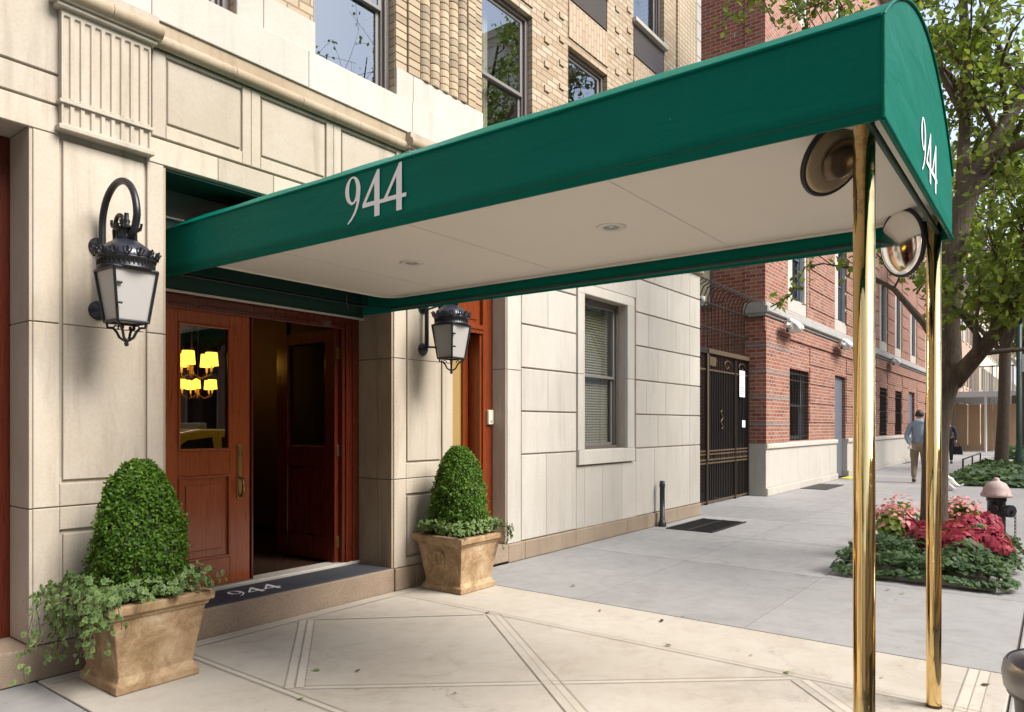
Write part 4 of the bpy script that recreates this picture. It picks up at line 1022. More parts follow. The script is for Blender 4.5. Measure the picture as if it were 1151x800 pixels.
# ------------------------------------------------------------------ planters
def planter(x, y, z, label):
    e = empty('planter', (x, y, z), label, 'planter', 'square cast stone planters at the entrance')
    def ring(zs, hs, closed=True):
        vs = []
        for hh, zz in zip(hs, zs): vs += [(x-hh, y-hh, z+zz), (x+hh, y-hh, z+zz), (x+hh, y+hh, z+zz), (x-hh, y+hh, z+zz)]
        fs = [(4*i+k, 4*i+(k+1) % 4, 4*i+4+(k+1) % 4, 4*i+4+k) for i in range(len(hs)-1) for k in range(4)]
        return vs, fs
    m = MB()
    m.add(*ring([0, .004, .045, .052, .056, .075, .082, .40], [.222, .228, .228, .222, .212, .206, .202, .252]))
    b = m.build('pot_body', 'planter', e)
    bm_ = b.modifiers.new('bevel', 'BEVEL'); bm_.width = .007; bm_.segments = 2; bm_.limit_method = 'ANGLE'
    m = MB(); m.add(*ring([.40, .402, .418, .422, .430, .470, .478, .480, .478, .40], [.252, .262, .266, .268, .286, .290, .286, .235, .228, .222]))
    b = m.build('rim', 'planter', e); bm_ = b.modifiers.new('bevel', 'BEVEL'); bm_.width = .005; bm_.segments = 2; bm_.limit_method = 'ANGLE'
    m = MB(); m.add([(x-.226, y-.226, z+.435), (x+.226, y-.226, z+.435), (x+.226, y+.226, z+.435), (x-.226, y+.226, z+.435)], [(0, 1, 2, 3)]); m.build('soil', 'soil', e)
    for s in (-1, 1):
        m = MB(); t = R(-8)*s; xr = x+s*.245
        m.tube([(xr+s*.012+ s*.006*math.sin(a), y+.052*math.cos(a), z+.29+.058*math.sin(a)) for a in np.linspace(0, 2*math.pi, 25)], .009, 8, cap=False)
        m.lathe([(0, -.02*1), (.028, -.016), (.034, 0)], (xr-.0, y, z+.345), 16, 'x'); m.build('ring_handle', 'planter', e)
    return e
def sphere_dirs(n, seed):
    g = np.random.default_rng(seed); d = g.normal(0, 1, (n, 3)); return d/np.linalg.norm(d, axis=1)[:, None]
def boxwood(x, y, z, rx, hz, seed, label):
    e = empty('boxwood', (x, y, z), label, 'boxwood shrub', 'clipped boxwood cones in the planters')
    g = np.random.default_rng(seed); n = 15000
    u = g.uniform(0, 1, n)**.85; an = g.uniform(0, 2*math.pi, n)
    def rad(u): return rx*np.clip(np.where(u < .2, .90+.5*u, 1.0)*np.sqrt(np.clip(1-((u-.2).clip(0)/.82)**1.8, 0, 1)), 0, 1.05)
    lump = 1+.03*np.sin(u*55+an*3)*np.cos(an*17+u*8)+.045*np.sin(an*3+u*9+seed)+.04*np.sin(an*7-u*14)+.03*np.sin(u*31+an*5)
    depth = 1-np.abs(g.normal(0, .055, n)); depth = np.where(g.uniform(0, 1, n) < .10, 1+g.uniform(0, .07, n), depth)
    r_ = rad(u)*lump*depth
    P = np.stack([x+r_*np.cos(an), y+r_*np.sin(an), z+u*hz*(1+.015*np.sin(an*5))], 1)
    nz = np.clip((u-.25)*1.2, 0, 1.6); D = np.stack([np.cos(an), np.sin(an), nz], 1)
    top = np.stack([x+g.normal(0, rx*.30, 900), y+g.normal(0, rx*.30, 900), np.zeros(900)], 1); rr2 = ((top[:, 0]-x)**2+(top[:, 1]-y)**2)/(rx**2)
    top[:, 2] = z+hz*(.2+.82*np.clip(1-rr2, 0, 1)**.5556)*(1-np.abs(g.normal(0, .02, 900)))
    P = np.concatenate([P, top]); D = np.concatenate([D, np.tile([0, 0, 1.], (900, 1))])
    leaves('foliage', 'box', e, P, D, g.uniform(.014, .030, len(P)), 'box', .2, seed, .75)
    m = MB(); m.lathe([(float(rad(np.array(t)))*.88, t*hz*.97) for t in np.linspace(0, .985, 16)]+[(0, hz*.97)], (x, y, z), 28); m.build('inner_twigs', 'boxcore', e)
    m = MB(); m.tube([(x, y, z-.06), (x, y, z+.2)], .016, 8); m.build('stem', 'bark', e)
    return e
def ivy_plant(x, y, z, seed, trails, label):
    e = empty('ivy', (x, y, z), label, 'ivy', 'variegated ivy spilling over the planters')
    g = np.random.default_rng(seed); P = []; D = []; vm = MB()
    # ring of leaves around the bush base
    n = 520
    an = g.uniform(0, 2*math.pi, n); sq = .17+.12*g.uniform(0, 1, n)
    xx = np.clip(np.cos(an)*sq*1.35, -.29, .29); yy = np.clip(np.sin(an)*sq*1.35, -.29, .29)
    P += list(np.stack([x+xx, y+yy, z+.03+g.uniform(0, .10, n)], 1)); D += list(np.stack([np.cos(an)*.6, np.sin(an)*.6, np.ones(n)*.6], 1))
    for (dx, dy, ln, spread, cnt) in trails:
        for c in range(cnt):
            px, py = x+dx+g.normal(0, spread), y+dy+g.normal(0, spread)
            px = min(max(px, x-.30), x+.30) if abs(dx) < .2 else px; py = min(max(py, y-.30), y+.30) if abs(dy) < .2 else py
            L = ln*g.uniform(.35, 1.0); pts = []; q = np.array([x+dx*.55, y+dy*.55, z+.03]) if False else np.array([px-np.sign(dx)*.10*(abs(dx) > .2), py-np.sign(dy)*.10*(abs(dy) > .2), z+.05])
            o_ = np.array([np.sign(dx)*(abs(dx) > .2), np.sign(dy)*(abs(dy) > .2), 0.]); steps = max(4, int(L/.03)); cur = g.normal(0, .25)
            sw = g.normal(0, .5, 2)
            for s in range(steps):
                t_ = s/steps
                if s*.03 < .16: q = q+o_*.021+np.array([0, 0, .004 if s < 3 else -.006])
                else: q = q+np.array([sw[0]*.006+g.normal(0, .004), sw[1]*.006+g.normal(0, .004), -.028])+o_*.002*(1-t_)
                if q[2] < .012: q[2] = .012+g.uniform(0, .01); q = q+o_*.015
                pts.append(q.copy())
                for r_ in range(2 if g.uniform() < .7 else 1): P.append(q+g.normal(0, .014, 3)+o_*.012); D.append(o_*1.2+np.array([g.normal(0, .3), g.normal(0, .3), .35]))
            vm.tube([tuple(p) for p in pts], .0022, 5)
    P = np.array(P); P[:, 2] = np.maximum(P[:, 2], .012)
    leaves('foliage', 'ivy', e, P, np.array(D), g.uniform(.019, .042, len(P)), 'ivy', .15, seed, .45)
    vm.build('vine', 'bark', e); return e
p1 = (1.915, 4.12); p2 = (4.675, 4.175)
planter(*p1, .003, 'cast stone planter nearest the viewer with ivy hanging to its foot'); planter(*p2, .003, 'cast stone planter with ring handle between the entrance step and the ashlar wall')
boxwood(*p1, .47, .243, .74, 11, 'boxwood cone in the planter nearest the viewer'); boxwood(*p2, .48, .245, .745, 23, 'boxwood cone in the planter below the half hidden lantern')
ivy_plant(*p1, .48, 5, [(-.30, 0, .58, .11, 36), (-.26, -.27, .30, .04, 5), (.06, -.30, .26, .10, 3), (.22, -.30, .22, .04, 5), (.03, -.30, .34, .02, 2), (.28, .1, .10, .08, 4), (-.28, .22, .48, .04, 14), (-.29, -.22, .5, .04, 9)], 'variegated ivy hanging thickly down the planter nearest the viewer')
ivy_plant(*p2, .485, 9, [(.30, 0, .26, .10, 12), (.27, -.28, .42, .03, 7), (-.2, -.29, .05, .08, 3), (-.30, .1, .07, .08, 5), (.1, -.29, .06, .1, 3)], 'variegated ivy spilling from the planter below the half hidden lantern')

# ------------------------------------------------------------------ neighbouring brick building and gate
XB = 14.42; YB = 4.66
NB = empty('brick_building', (20, YB, 0), 'red brick building with stone base and barred windows beyond the gate', 'building')
low = [(16.05, 17.65, 1.08, 2.68), (20.1, 21.3, 0.0, 2.75), (26.0, 27.3, 1.08, 2.68), (28.8, 30.2, 1.08, 2.68), (31.7, 33.2, 0, 2.75), (36, 37.4, 1.08, 2.68), (39, 40.4, 1.08, 2.68)]
upx = [(15.95, 17.5), (20.1, 21.5), (26.0, 27.4), (28.8, 30.2), (32.2, 33.7), (36.2, 37.7), (40, 41.5)]
ups = [(a, b, z, z+2.3) for a, b in upx for z in (3.95, 7.3, 10.6)]
m = MB(); wallgrid(XB+.002, 46, 1.05, 15.5, YB+.03, YB+.4, low+ups, m); m.build('brick_wall', 'redbrick', NB)
m = MB(); m.box(XB, XB+.3, YB+.41, 15, 0, 15.5); m.build('side_wall', 'redbrick_y', NB)
m = MB(); m.box(XB-.03, XB+.0, YB-.02, YB+.41, 1.06, 3.55); m.box(XB-.03, XB, YB, YB+.41, 3.9, 15.5); m.build('pier_side', 'redbrick_y', NB)
m = MB(); m.box(XB-.0, 15.95, YB-.02, YB+.028, 1.06, 3.3); m.box(XB, 15.9, YB, YB+.028, 3.92, 15.5); m.build('corner_pier', 'redbrick', NB)
m = MB()
for z in (1.42, 1.95, 2.48, 3.0): m.box(XB-.034, XB-.0302, YB-.024, YB+.40, z, z+.075); m.box(XB-.034, 15.94, YB-.0245, YB-.0205, z, z+.075)
m.build('grey_brick_band', 'greybrick', NB)
# recessed brick courses
m = MB()
for i in range(24):
    z = 1.5+i*.456
    if 3.2 < z < 4.0: continue
    for (x0, x1) in ((17.7, 20.05), (21.35, 25.95), (27.35, 28.75), (30.25, 31.65), (33.8, 36.1)): m.box(x0, x1, YB+.012, YB+.029, z, z+.38)
m.build('rusticated_brick', 'redbrick', NB)
m = MB()
def bands(x0, x1):
    m.blk(x0, x1, .0, .16, YB-.06, YB+.4, .01); m.blk(x0, x1, .16, .94, YB-.02, YB+.4, .01); m.blk(x0, x1, .94, 1.05, YB-.06, YB+.4, .02)
bands(XB-.04, 20.1); bands(21.3, 31.7); bands(33.2, 46)
m.box(XB-.05, XB-.04, YB-.02, YB+.41, 0, 1.05)
m.build('stone_base', 'limew', NB)
m = MB(); m.blk(XB-.06, 46, 3.30, 3.60, YB-.01, YB+.03, .004); m.build('soldier_course', 'redbrick', NB)
m = MB(); m.blk(XB-.10, 46, 3.62, 3.68, YB-.04, YB+.41, .01); m.blk(XB-.14, 46, 3.68, 3.80, YB-.10, YB+.41, .02); m.blk(XB-.10, 46, 3.80, 3.90, YB-.05, YB+.41, .02)
m.build('stone_course', 'kerb', NB)
def bars(x0, x1, z0, z1, par):
    b = MB()
    n = int((x1-x0)/.12)
    for i in range(n+1): x = x0+(x1-x0)*i/n; b.box(x-.009, x+.009, YB+.06, YB+.078, z0, z1)
    for z in (z0+.1, (z0+z1)/2, z1-.25, z1-.1): b.box(x0, x1, YB+.055, YB+.083, z-.012, z+.012)
    b.build('window_bars', 'gateiron', par)
for (x0, x1, z0, z1) in low:
    if z0 > .5:
        w_ = window(x0+.01, x1-.01, z0+.01, z1-.02, YB+.22, NB, fm='bluegrey'); bars(x0, x1, z0, z1, w_)
    else:
        m = MB(); m.rbox(x0+.01, x1-.01, YB+.12, YB+.2, .02, z1-.01, .01); d = m.build('door', 'bluegrey', NB)
        m = MB(); m.lathe([(0, -.04), (.03, -.03), (.03, 0)], (x0+.15, YB+.12, 1.05), 12, 'y'); m.build('door_knob', 'oldbrass', d)
for (x0, x1, z0, z1) in ups:
    m = MB(); m.blk(x0, x1, z0, z0+.30, YB+.05, YB+.3, .01); m.blk(x0, x0+.45, z0+.3, z1, YB+.05, YB+.3, .01); m.blk(x1-.12, x1, z0+.3, z1, YB+.05, YB+.3, .01); m.build('window_infill', 'limew', NB)
    window(x0+.46, x1-.13, z0+.31, z1-.01, YB+.18, NB, fm='bluegrey')
m = MB(); m.rbox(XB-.3, 46, YB-.3, YB+.4, 15.5, 15.9, .02); m.build('parapet', 'kerb', NB)
bx('room_back', 'dark', NB, XB+.35, 46, 7, 7.1, 0, 15.4)
# side wall window beyond the alley
m = MB(); sw_ = [(5.6, 6.45, 6.6, 8.3), (5.75, 6.9, 3.95, 5.0)]
for y0, y1, z0, z1 in sw_:
    m.box(XB-.03, XB+.0, y0, y1, z1, z1+.25); m.box(XB-.03, XB, y0, y0+.06, z0, z1); m.box(XB-.03, XB, y1-.06, y1, z0, z1); m.box(XB-.04, XB, y0, y1, z0-.06, z0)
    pn_ = MB(); pn_.box(XB-.012, XB-.002, y0+.06, y1-.06, z0, z1); pn_.build('side_window_blind', 'blind', NB)
m.build('side_window_frame', 'frame', NB)
# spot lamps wrapped in plastic on the stone course
for px, py in ((893, 368), (951, 388), (1007, 407)):
    pt = onY(px, py, YB-.22); r0 = empty('wrapped_spotlight', tuple(pt), 'plastic wrapped light fixture on the stone course, %s' % {893: 'nearest the gate', 951: 'over the grey door', 1007: 'farthest along the wall'}[px], 'light fixture', 'wrapped light fixtures on the stone course')
    m = MB(); bm = bmesh.new(); bmesh.ops.create_icosphere(bm, subdivisions=3, radius=1)
    for v in bm.verts: q = v.co; s = 1+.16*math.sin(q.x*9+q.z*7)+.10*math.sin(q.y*13+px); v.co = Vector((q.x*.50*s, q.y*.13*s, q.z*.115*s*(1-.3*q.x)+.05*abs(q.x)))
    m.addbm(bm, True, Matrix.Translation(pt)); m.build('plastic_cover', 'plasticwrap', r0)
    m = MB(); m.tube([tuple(pt), (pt.x, YB-.05, 3.72)], .03, 8); m.tube([tuple(pt+Vector((-.5, 0, -.12))), tuple(pt+Vector((-.3, 0, .02)))], .03, 8); m.build('mount_arm', 'iron', r0)
# alley closure
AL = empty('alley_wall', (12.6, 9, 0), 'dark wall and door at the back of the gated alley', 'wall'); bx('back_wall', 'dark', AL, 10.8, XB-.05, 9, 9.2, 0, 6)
# gate
YG = 5.0
GT = empty('iron_gate', (12.6, YG, 0), 'tall rusty black iron security gate with curved spikes filling the alley', 'gate')
m = MB(); GX0, GX1 = 10.84, 14.36
for x in (GX0+.02, 12.20, 13.62, GX1-.03): m.rbox(x-.03, x+.03, YG-.03, YG+.03, .0, 2.76, .004)
m.rbox(GX0, GX1, YG-.045, YG+.03, 2.70, 2.80, .006); m.build('gate_post', 'gateiron', GT)
m = MB(); m.rbox(12.16, 12.24, YG-.05, YG-.032, .8, 2.7, .004); m.rbox(12.2, 14.3, YG-.062, YG-.046, 2.71, 2.79, .004); m.build('gold_lit_edge', 'gatelit', GT)  # strips painted as the gold-lit edges of post and top rail
m = MB()
x = GX0+.1
while x < GX1-.05: m.box(x-.009, x+.009, YG-.009, YG+.009, .06, 2.70); x += .085
m.build('vertical_bar', 'gateiron', GT)
m = MB()
for z in (.05, .74, .80, .90, .96, 2.42): m.box(GX0+.05, GX1-.06, YG-.018, YG+.014, z-.014, z+.014)
x = GX0+.1
k = 0
while x < GX1-.1:
    m.tube([(x, YG-.02, .80), (x+.05, YG-.02, .85), (x, YG-.02, .90), (x-.05, YG-.02, .85), (x, YG-.02, .80)], .007, 5); x += .12
for xs2 in (12.5, 13.2, 13.95):
    m.tube([(xs2+.22*math.cos(t)*(1-.12*t), YG-.02, 2.55+.10*math.sin(t)*(1-.1*t)) for t in np.linspace(0, 6.2, 22)], .009, 6)
m.tube([(12.9+.05*math.sin(t*2), YG-.025, 1.35+.35*t/6.28) for t in np.linspace(0, 6.28, 22)], .012, 6)
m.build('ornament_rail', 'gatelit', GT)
m = MB(); x = GX0+.1
while x < GX1-.05:
    m.tube([(x, YG, 2.8), (x, YG, 3.72), (x, YG-.06, 3.86), (x, YG-.20, 3.93), (x, YG-.34, 3.86), (x, YG-.42, 3.76)], [.011]*5+[.003], 5); x += .17
for z in (3.18, 3.62): m.box(GX0, GX1, YG-.015, YG+.015, z-.014, z+.014)
m.build('curved_spike', 'gateiron', GT)
m = MB(); m.box(12.3, 13.55, YG+.02, YG+.03, .1, 2.4); m.box(13.7, 14.3, YG+.02, YG+.03, .1, 2.65); m.build('shade_backing', 'iron', GT)  # solid black sheets added for the alley's darkness behind the bars
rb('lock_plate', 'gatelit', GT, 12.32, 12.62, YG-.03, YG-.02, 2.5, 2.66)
nt1 = tag(rb('notice', 'paper', None, 13.80, 14.10, YG-.035, YG-.03, 1.98, 2.50, b=.001), 'white paper notice fixed high on the right side of the iron gate', 'notice')
m = MB()
for i in range(11):
    z = 2.44-i*.038
    if i in (2, 6): continue
    x = 13.83
    while x < 14.06: w_ = rnd.uniform(.02, .05); m.box(x, min(x+w_, 14.07), YG-.0375, YG-.0352, z-.011, z); x += w_+.012
m.build('printed_lines', 'ink', nt1)
nt2 = tag(rb('paper_scrap', 'paper', None, 13.95, 14.12, YG-.035, YG-.03, 1.38, 1.52, b=.001), 'small torn white paper stuck on the gate below the notice', 'paper')
sp_ = empty('gate_lamp', (11.6, YG-.15, 3.62), 'small grey fitting at the left top of the iron gate', 'lamp')
pt = onY(789, 336, YF+.1); m = MB(); m.lathe([(0, -.07), (.05, -.06), (.055, .04), (0, .05)], tuple(pt), 16); sp_.location = pt; m.build('lamp_body', 'kerb', sp_); m = MB(); m.tube([tuple(pt), (10.80, YF+.12, pt.z)], .02, 8); m.build('arm', 'iron', sp_)

# standpipe, grates, covers
q = gr(748.5, 592); SPp = empty('standpipe', (q.x, q.y, 0), 'short black standpipe against the limestone wall beside the grate', 'standpipe')
x, y = q.x, 4.42
SPp.location = (x, y, 0)
m = MB(); m.lathe([(.055, .0), (.055, .06), (.045, .07), (.04, .1), (.036, .1), (.036, .55), (.042, .56), (.042, .60), (.036, .61), (.036, .64), (0, .645)], (x, y, 0), 20); m.build('pipe', 'hydblack', SPp)
m = MB(); m.tube([(x-.06, y, .10), (x+.06, y, .10)], .018, 8); m.build('fitting', 'hydblack', SPp)
m = MB(); c_ = [gr(742, 590), gr(772, 599), gr(812, 588), gr(780, 581)]
X0, X1, Y0, Y1 = 9.05, 10.35, 3.62, 4.28
m.box(X0, X1, Y0, Y1, .001, .004)
o = m.build('cellar_grate', 'gap'); tag(o, 'black iron cellar grate set in the sidewalk by the standpipe', 'grate')
m = MB(); x = X0
while x < X1: m.box(x, x+.02, Y0, Y1, .0045, .012); x += .07
for yy in (Y0, (Y0+Y1)/2, Y1-.03): m.box(X0, X1, yy, yy+.03, .0125, .016)
m.build('grate_bar', 'blackplate', o)
q = gr(920, 546.5); m = MB(); m.box(q.x-.9, q.x+.7, q.y-.4, q.y+.45, .001, .012); tag(m.build('cellar_hatch', 'blackplate'), 'dark steel cellar hatch in the sidewalk before the barred window', 'hatch')
q = gr(1012, 519.5); m = MB(); m.box(q.x-1.0, q.x+1.0, q.y-.3, q.y+.4, .001, .012); tag(m.build('cellar_hatch', 'blackplate'), 'dark steel cellar hatch farther along by the small pipe', 'hatch')
q = gr(992, 519); m = MB(); x, y = q.x, q.y+.1
m.tube([(x, y+.1, .0), (x, y+.1, .5), (x, y+.08, .9)], .06, 10); m.tube([(x, y+.1, .12), (x+.35, y+.0, .06)], .05, 10); tag(m.build('wall_pipe', 'hydblack'), 'bent black pipe on the stone base of the brick building', 'pipe')
m = MB(); m.box(20.3, 21.3, YB-.28, YB-.05, .001, .02); tag(m.build('yellow_step_edge', 'yellowpaint'), 'yellow painted patch at the foot of the grey door', 'paint patch')

# ------------------------------------------------------------------ tree pit, flowers, hydrant, bin
def pit(x0, x1, y0, y1, label, seed, hgt=.16, n=2600, mat='ivydark', size=(.05, .10), rail_=False):
    o = struct(bx('planting_soil', 'soil', None, x0+.05, x1-.05, y0+.05, y1-.05, .003, .05))
    m = MB(); m.rbox(x0, x1, y0, y0+.07, .002, .07, .01); m.rbox(x0, x1, y1-.07, y1, .002, .07, .01); m.rbox(x0, x0+.07, y0+.07, y1-.07, .002, .07, .01); m.rbox(x1-.07, x1, y0+.07, y1-.07, .002, .07, .01)
    tag(m.build('bed_edging', 'kerb'), label+' edging stones', 'edging')
    g = np.random.default_rng(seed); u = g.uniform(-1, 1, n); v = g.uniform(-1, 1, n)
    hh = hgt*(1-.5*np.maximum(u**4, v**4))*(.7+.3*np.sin(u*7+seed)*np.cos(v*5))*g.uniform(.45, 1, n)
    P = np.stack([(x0+x1)/2+u*((x1-x0)/2+.10), (y0+y1)/2+v*((y1-y0)/2+.06+.09*np.sin(u*9+seed)), .05+hh], 1)
    P[:, 2] = np.where((np.abs(u) > .93) | (np.abs(v) > .93), P[:, 2]*.5, P[:, 2])
    D = np.stack([u*.5, v*.5, np.ones(n)], 1)
    f = leaves('ground_ivy', mat, None, P, D, g.uniform(*size, n), 'ivy', .3, seed, .5); tag(f, label+' dense low ivy', 'ivy', kind='stuff'); return f
BX0, BX1, BY0, BY1 = 7.3, 9.9, .42, 1.60
pit(BX0, BX1, BY0, BY1, 'tree bed nearest the canopy', 3, .36, 8500, size=(.032, .062))
def plant(kind, x, y, seed, h, label, grp, cat, n=150, r=.26):
    e = empty(kind, (x, y, .05), label, cat, grp); g = np.random.default_rng(seed)
    d = sphere_dirs(n, seed); d[:, 2] = np.abs(d[:, 2]); P = d*np.array([r, r, h*.5])*g.uniform(.55, 1, (n, 1))+np.array([x, y, .05+h*.5])
    if kind == 'red_leaf_plant':
        leaves('foliage', 'red', e, P, d, g.uniform(.035, .075, n), 'ivy', .4, seed, .5)
    else:
        leaves('foliage', 'lime_l', e, P, d, g.uniform(.05, .10, n), 'oval', .3, seed, .5)
        k = n//2; d2 = sphere_dirs(k, seed+1); d2[:, 2] = np.abs(d2[:, 2])+.2; P2 = d2*np.array([r, r, h*.5])*g.uniform(.85, 1.1, (k, 1))+np.array([x, y, .06+h*.52])
        leaves('blossom', 'pink', e, P2, d2, g.uniform(.03, .06, k), 'round', .5, seed, .5)
    m = MB()
    for k in range(7): a_ = g.uniform(0, 6.28); m.tube([(x, y, .05), (x+math.cos(a_)*r*.4, y+math.sin(a_)*r*.4, .05+h*.6)], .006, 5)
    m.build('stem', 'lime_l', e); return e
lab_r = 'crimson leaved bedding plant in the tree bed nearest the canopy'; lab_p = 'pink flowering plant with lime green leaves in the tree bed nearest the canopy'
for i, (px, py, d_) in enumerate(((1022, 612, 7.6), (1042, 618, 7.2), (1072, 612, 7.3), (1090, 602, 7.9), (1100, 622, 6.9), (1078, 628, 6.8), (1124, 632, 6.8), (1062, 606, 7.7), (1108, 598, 8.2))):
    p = dp(px, py, d_); x = min(max(p.x, BX0+.2), BX1-.2); y = min(max(p.y, BY0+.1), BY1-.2); plant('red_leaf_plant', x, y, 40+i, .39, lab_r, 'crimson plants in the tree bed', 'plant', 330, .20)
for i, (px, d_) in enumerate(((996, 8.1), (1010, 8.6), (1000, 7.6), (1075, 8.6), (1092, 8.9), (1084, 8.3))):
    a_, b_ = ray(px); k = d_/FC; x = min(max(a_*k, BX0+.2), BX1-.15); y = min(max(b_*k, BY0+.15), BY1-.1); plant('pink_flower_plant', x, y, 60+i, .46, lab_p, 'pink plants in the tree bed', 'plant', 120, .19)
# hydrant
HX, HY = 10.42, .60
HY_ = empty('fire_hydrant', (HX, HY, .0), 'black fire hydrant with chipped pale pink dome behind the flowers', 'hydrant')
m = MB(); m.lathe([(.15, 0), (.15, .03), (.10, .05), (.095, .10), (.095, .50), (.105, .51), (.105, .56), (.0, .57)], (HX, HY, 0), 28); m.build('barrel', 'hydblack', HY_)
m = MB()
for k in range(8): a_ = math.pi*k/4; m.lathe([(0, .072), (.014, .07), (.014, .045), (.010, .03)], (HX+.128*math.cos(a_), HY+.128*math.sin(a_), -.02), 6, sm=False); m.lathe([(0, .60), (.012, .598), (.012, .585)], (HX+.148*math.cos(a_), HY+.148*math.sin(a_), .0), 6, sm=False)
m.build('flange_bolt', 'hydblack', HY_)
m = MB(); m.lathe([(.155, .555), (.165, .565), (.165, .585), (.150, .60), (.135, .66), (.10, .715), (.05, .745), (.035, .75), (.035, .765), (.022, .785), (0, .79)], (HX, HY, 0), 28); m.build('bonnet', 'hydtop', HY_)
m = MB(); m.tube([(HX-.02, HY-.0, .40), (HX-.10, HY-.13, .40)], .06, 16); m.tube([(HX-.085, HY-.115, .40), (HX-.12, HY-.16, .40)], .075, 10); m.tube([(HX-.12, HY-.16, .40), (HX-.135, HY-.18, .40)], .022, 5); m.build('nozzle_cap', 'hydblack', HY_)
m = MB(); m.tube([(HX-.10, HY+.02, .42), (HX-.15, HY+.03, .42)], .05, 12); m.build('side_nozzle', 'hydblack', HY_)
m = MB()
for k in range(16):
    z = .36-.021*k; m.lathe([(.010, -.010), (.014, 0), (.010, .010), (.006, 0), (.010, -.010)], (HX-.07+.02*math.sin(k*.3), HY-.19, z), 8, 'x' if k % 2 else 'y')
m.build('chain', 'silver', HY_)
# litter bin
TX, TY = 2.50, -.075; BZ = .75
TB = empty('litter_bin', (TX, TY, -.13), 'dark metal litter bin with grey rim standing at the kerb', 'bin')
m = MB(); m.lathe([(.14, -.12), (.15, .1), (.175, .6), (.185, BZ-.03)], (TX, TY, 0), 36); m.build('bin_body', 'bag', TB)
m = MB(); m.lathe([(.178, BZ-.09), (.196, BZ-.085), (.200, BZ-.01), (.196, BZ+.004), (.186, BZ), (.182, BZ-.03), (.17, BZ-.10), (.15, BZ-.25), (.0, BZ-.28)], (TX, TY, 0), 48); m.build('liner', 'bag', TB)
m = MB(); m.lathe([(.190, BZ-.075), (.203, BZ-.07), (.208, BZ-.035), (.203, BZ-.005), (.195, BZ+.006)], (TX, TY, 0), 48); m.build('rim_band', 'silver', TB)
m = MB(); m.tube([(TX+.12*math.cos(a), TY+.12*math.sin(a), BZ-.12+.02*math.sin(3*a)) for a in np.linspace(1.2, 3.6, 14)], .007, 6); m.build('cord', 'gatelit', TB)

# ------------------------------------------------------------------ trees
def street_tree(base, limbs, label, seed, leaf_mat, nleaf_tw, tw_per, tw_len, leaf_sz, extra=None, grp='street trees along the kerb', sec=6, sec_len=1.3, zmin=2.4, skip=None):
    e = empty('street_tree', base, label, 'tree', grp); g = np.random.default_rng(seed); m = MB()
    P = []; D = []
    tm = MB(); tw_l = []
    for li, (pts, rs) in enumerate(limbs):
        (tm if li == 0 else m).tube(pts, rs, 12 if li == 0 else 9)
        V = [Vector(p) for p in pts]
        if li == 0: continue
        L = len(V)
        for s in range(sec):
            t_ = g.uniform(.25, 1)*(L-1); i = min(int(t_), L-2); q = V[i].lerp(V[i+1], t_-i); rr = rs[min(i+1, L-1)]
            dd = (V[i+1]-V[i]).normalized(); rv = Vector(g.normal(0, 1, 3)); rv -= dd*rv.dot(dd); rv.normalize()
            d = (rv*.9+dd*.5+Vector((0, 0, .25))).normalized(); ln = sec_len*g.uniform(.6, 1.2)
            sp = [q]; 
            for j in range(5): d = (d+Vector(g.normal(0, .16, 3))+Vector((0, 0, .03))).normalized(); sp.append(sp[-1]+d*ln/5)
            r0 = min(rr*.6, .035); m.tube([tuple(p) for p in sp], [r0*(1-.16*j) for j in range(6)], 6)
            for w_ in range(tw_per):
                j = g.integers(1, 6); o = sp[j]; d2 = (Vector(g.normal(0, 1, 3))+d*.6).normalized(); l2 = tw_len*g.uniform(.5, 1.1)
                tp = [o, o+d2*l2*.5+Vector((0, 0, .03)), o+d2*l2+Vector((0, 0, -.04))]; tw_l.append((tp, .007))
    for tp in (extra or []): tw_l.append((tp, .012))
    for tp, r0 in tw_l:
        tp = [Vector(p) for p in tp]
        if min(p.z for p in tp) < zmin and r0 < .01: continue
        if skip and any(skip(p) for p in tp) and r0 < .01: continue
        m.tube([tuple(p) for p in tp], [r0*(1-.25*i/len(tp)*2) for i in range(len(tp))], 5)
        k = int(nleaf_tw*(len(tp)/3 if r0 > .01 else 1))
        for q in range(k):
            t_ = g.uniform(.1, 1)*(len(tp)-1); i = min(int(t_), len(tp)-2); b = tp[i].lerp(tp[i+1], t_-i)
            o = g.normal(0, .075 if r0 < .01 else .06, 3); P.append(np.array(b)+o); D.append(o*6+g.normal(0, .4, 3))
    P = np.array(P); leaves('crown', leaf_mat, e, P, np.array(D), g.uniform(leaf_sz[0], leaf_sz[1], len(P)), 'oval', .5, seed, .6)
    tm.build('trunk', 'bark', e); m.build('limb', 'bark', e); return e
def V3(p): return tuple(p)
T1 = (8.72, 1.05, 0)
base1 = [T1, (8.72, 1.05, .5), V3(dp(1051, 520, 7.55)), V3(dp(1053, 475, 7.55)), V3(dp(1059, 445, 7.55)), V3(dp(1067, 415, 7.55))]
r1 = [.17, .128, .122, .12, .125, .14]
mainup = [V3(dp(1068, 425, 7.55)), V3(dp(1066, 360, 7.6)), V3(dp(1068, 290, 7.7)), V3(dp(1084, 225, 7.75)), V3(dp(1108, 180, 7.8)), V3(dp(1140, 120, 7.9)), V3(dp(1175, 30, 8.1)), V3(dp(1190, -80, 8.3))]
mr = [.12, .115, .11, .12, .10, .08, .06, .03]
right = [V3(dp(1070, 430, 7.55)), V3(dp(1088, 410, 7.4)), V3(dp(1110, 385, 7.2)), V3(dp(1140, 350, 7.0)), V3(dp(1180, 315, 6.8)), V3(dp(1240, 260, 6.6))]
rr_ = [.10, .085, .075, .06, .045, .02]
up2 = [V3(dp(1080, 240, 7.75)), V3(dp(1084, 150, 8.0)), V3(dp(1086, 60, 8.2)), V3(dp(1080, -40, 8.5)), V3(dp(1070, -160, 8.8))]
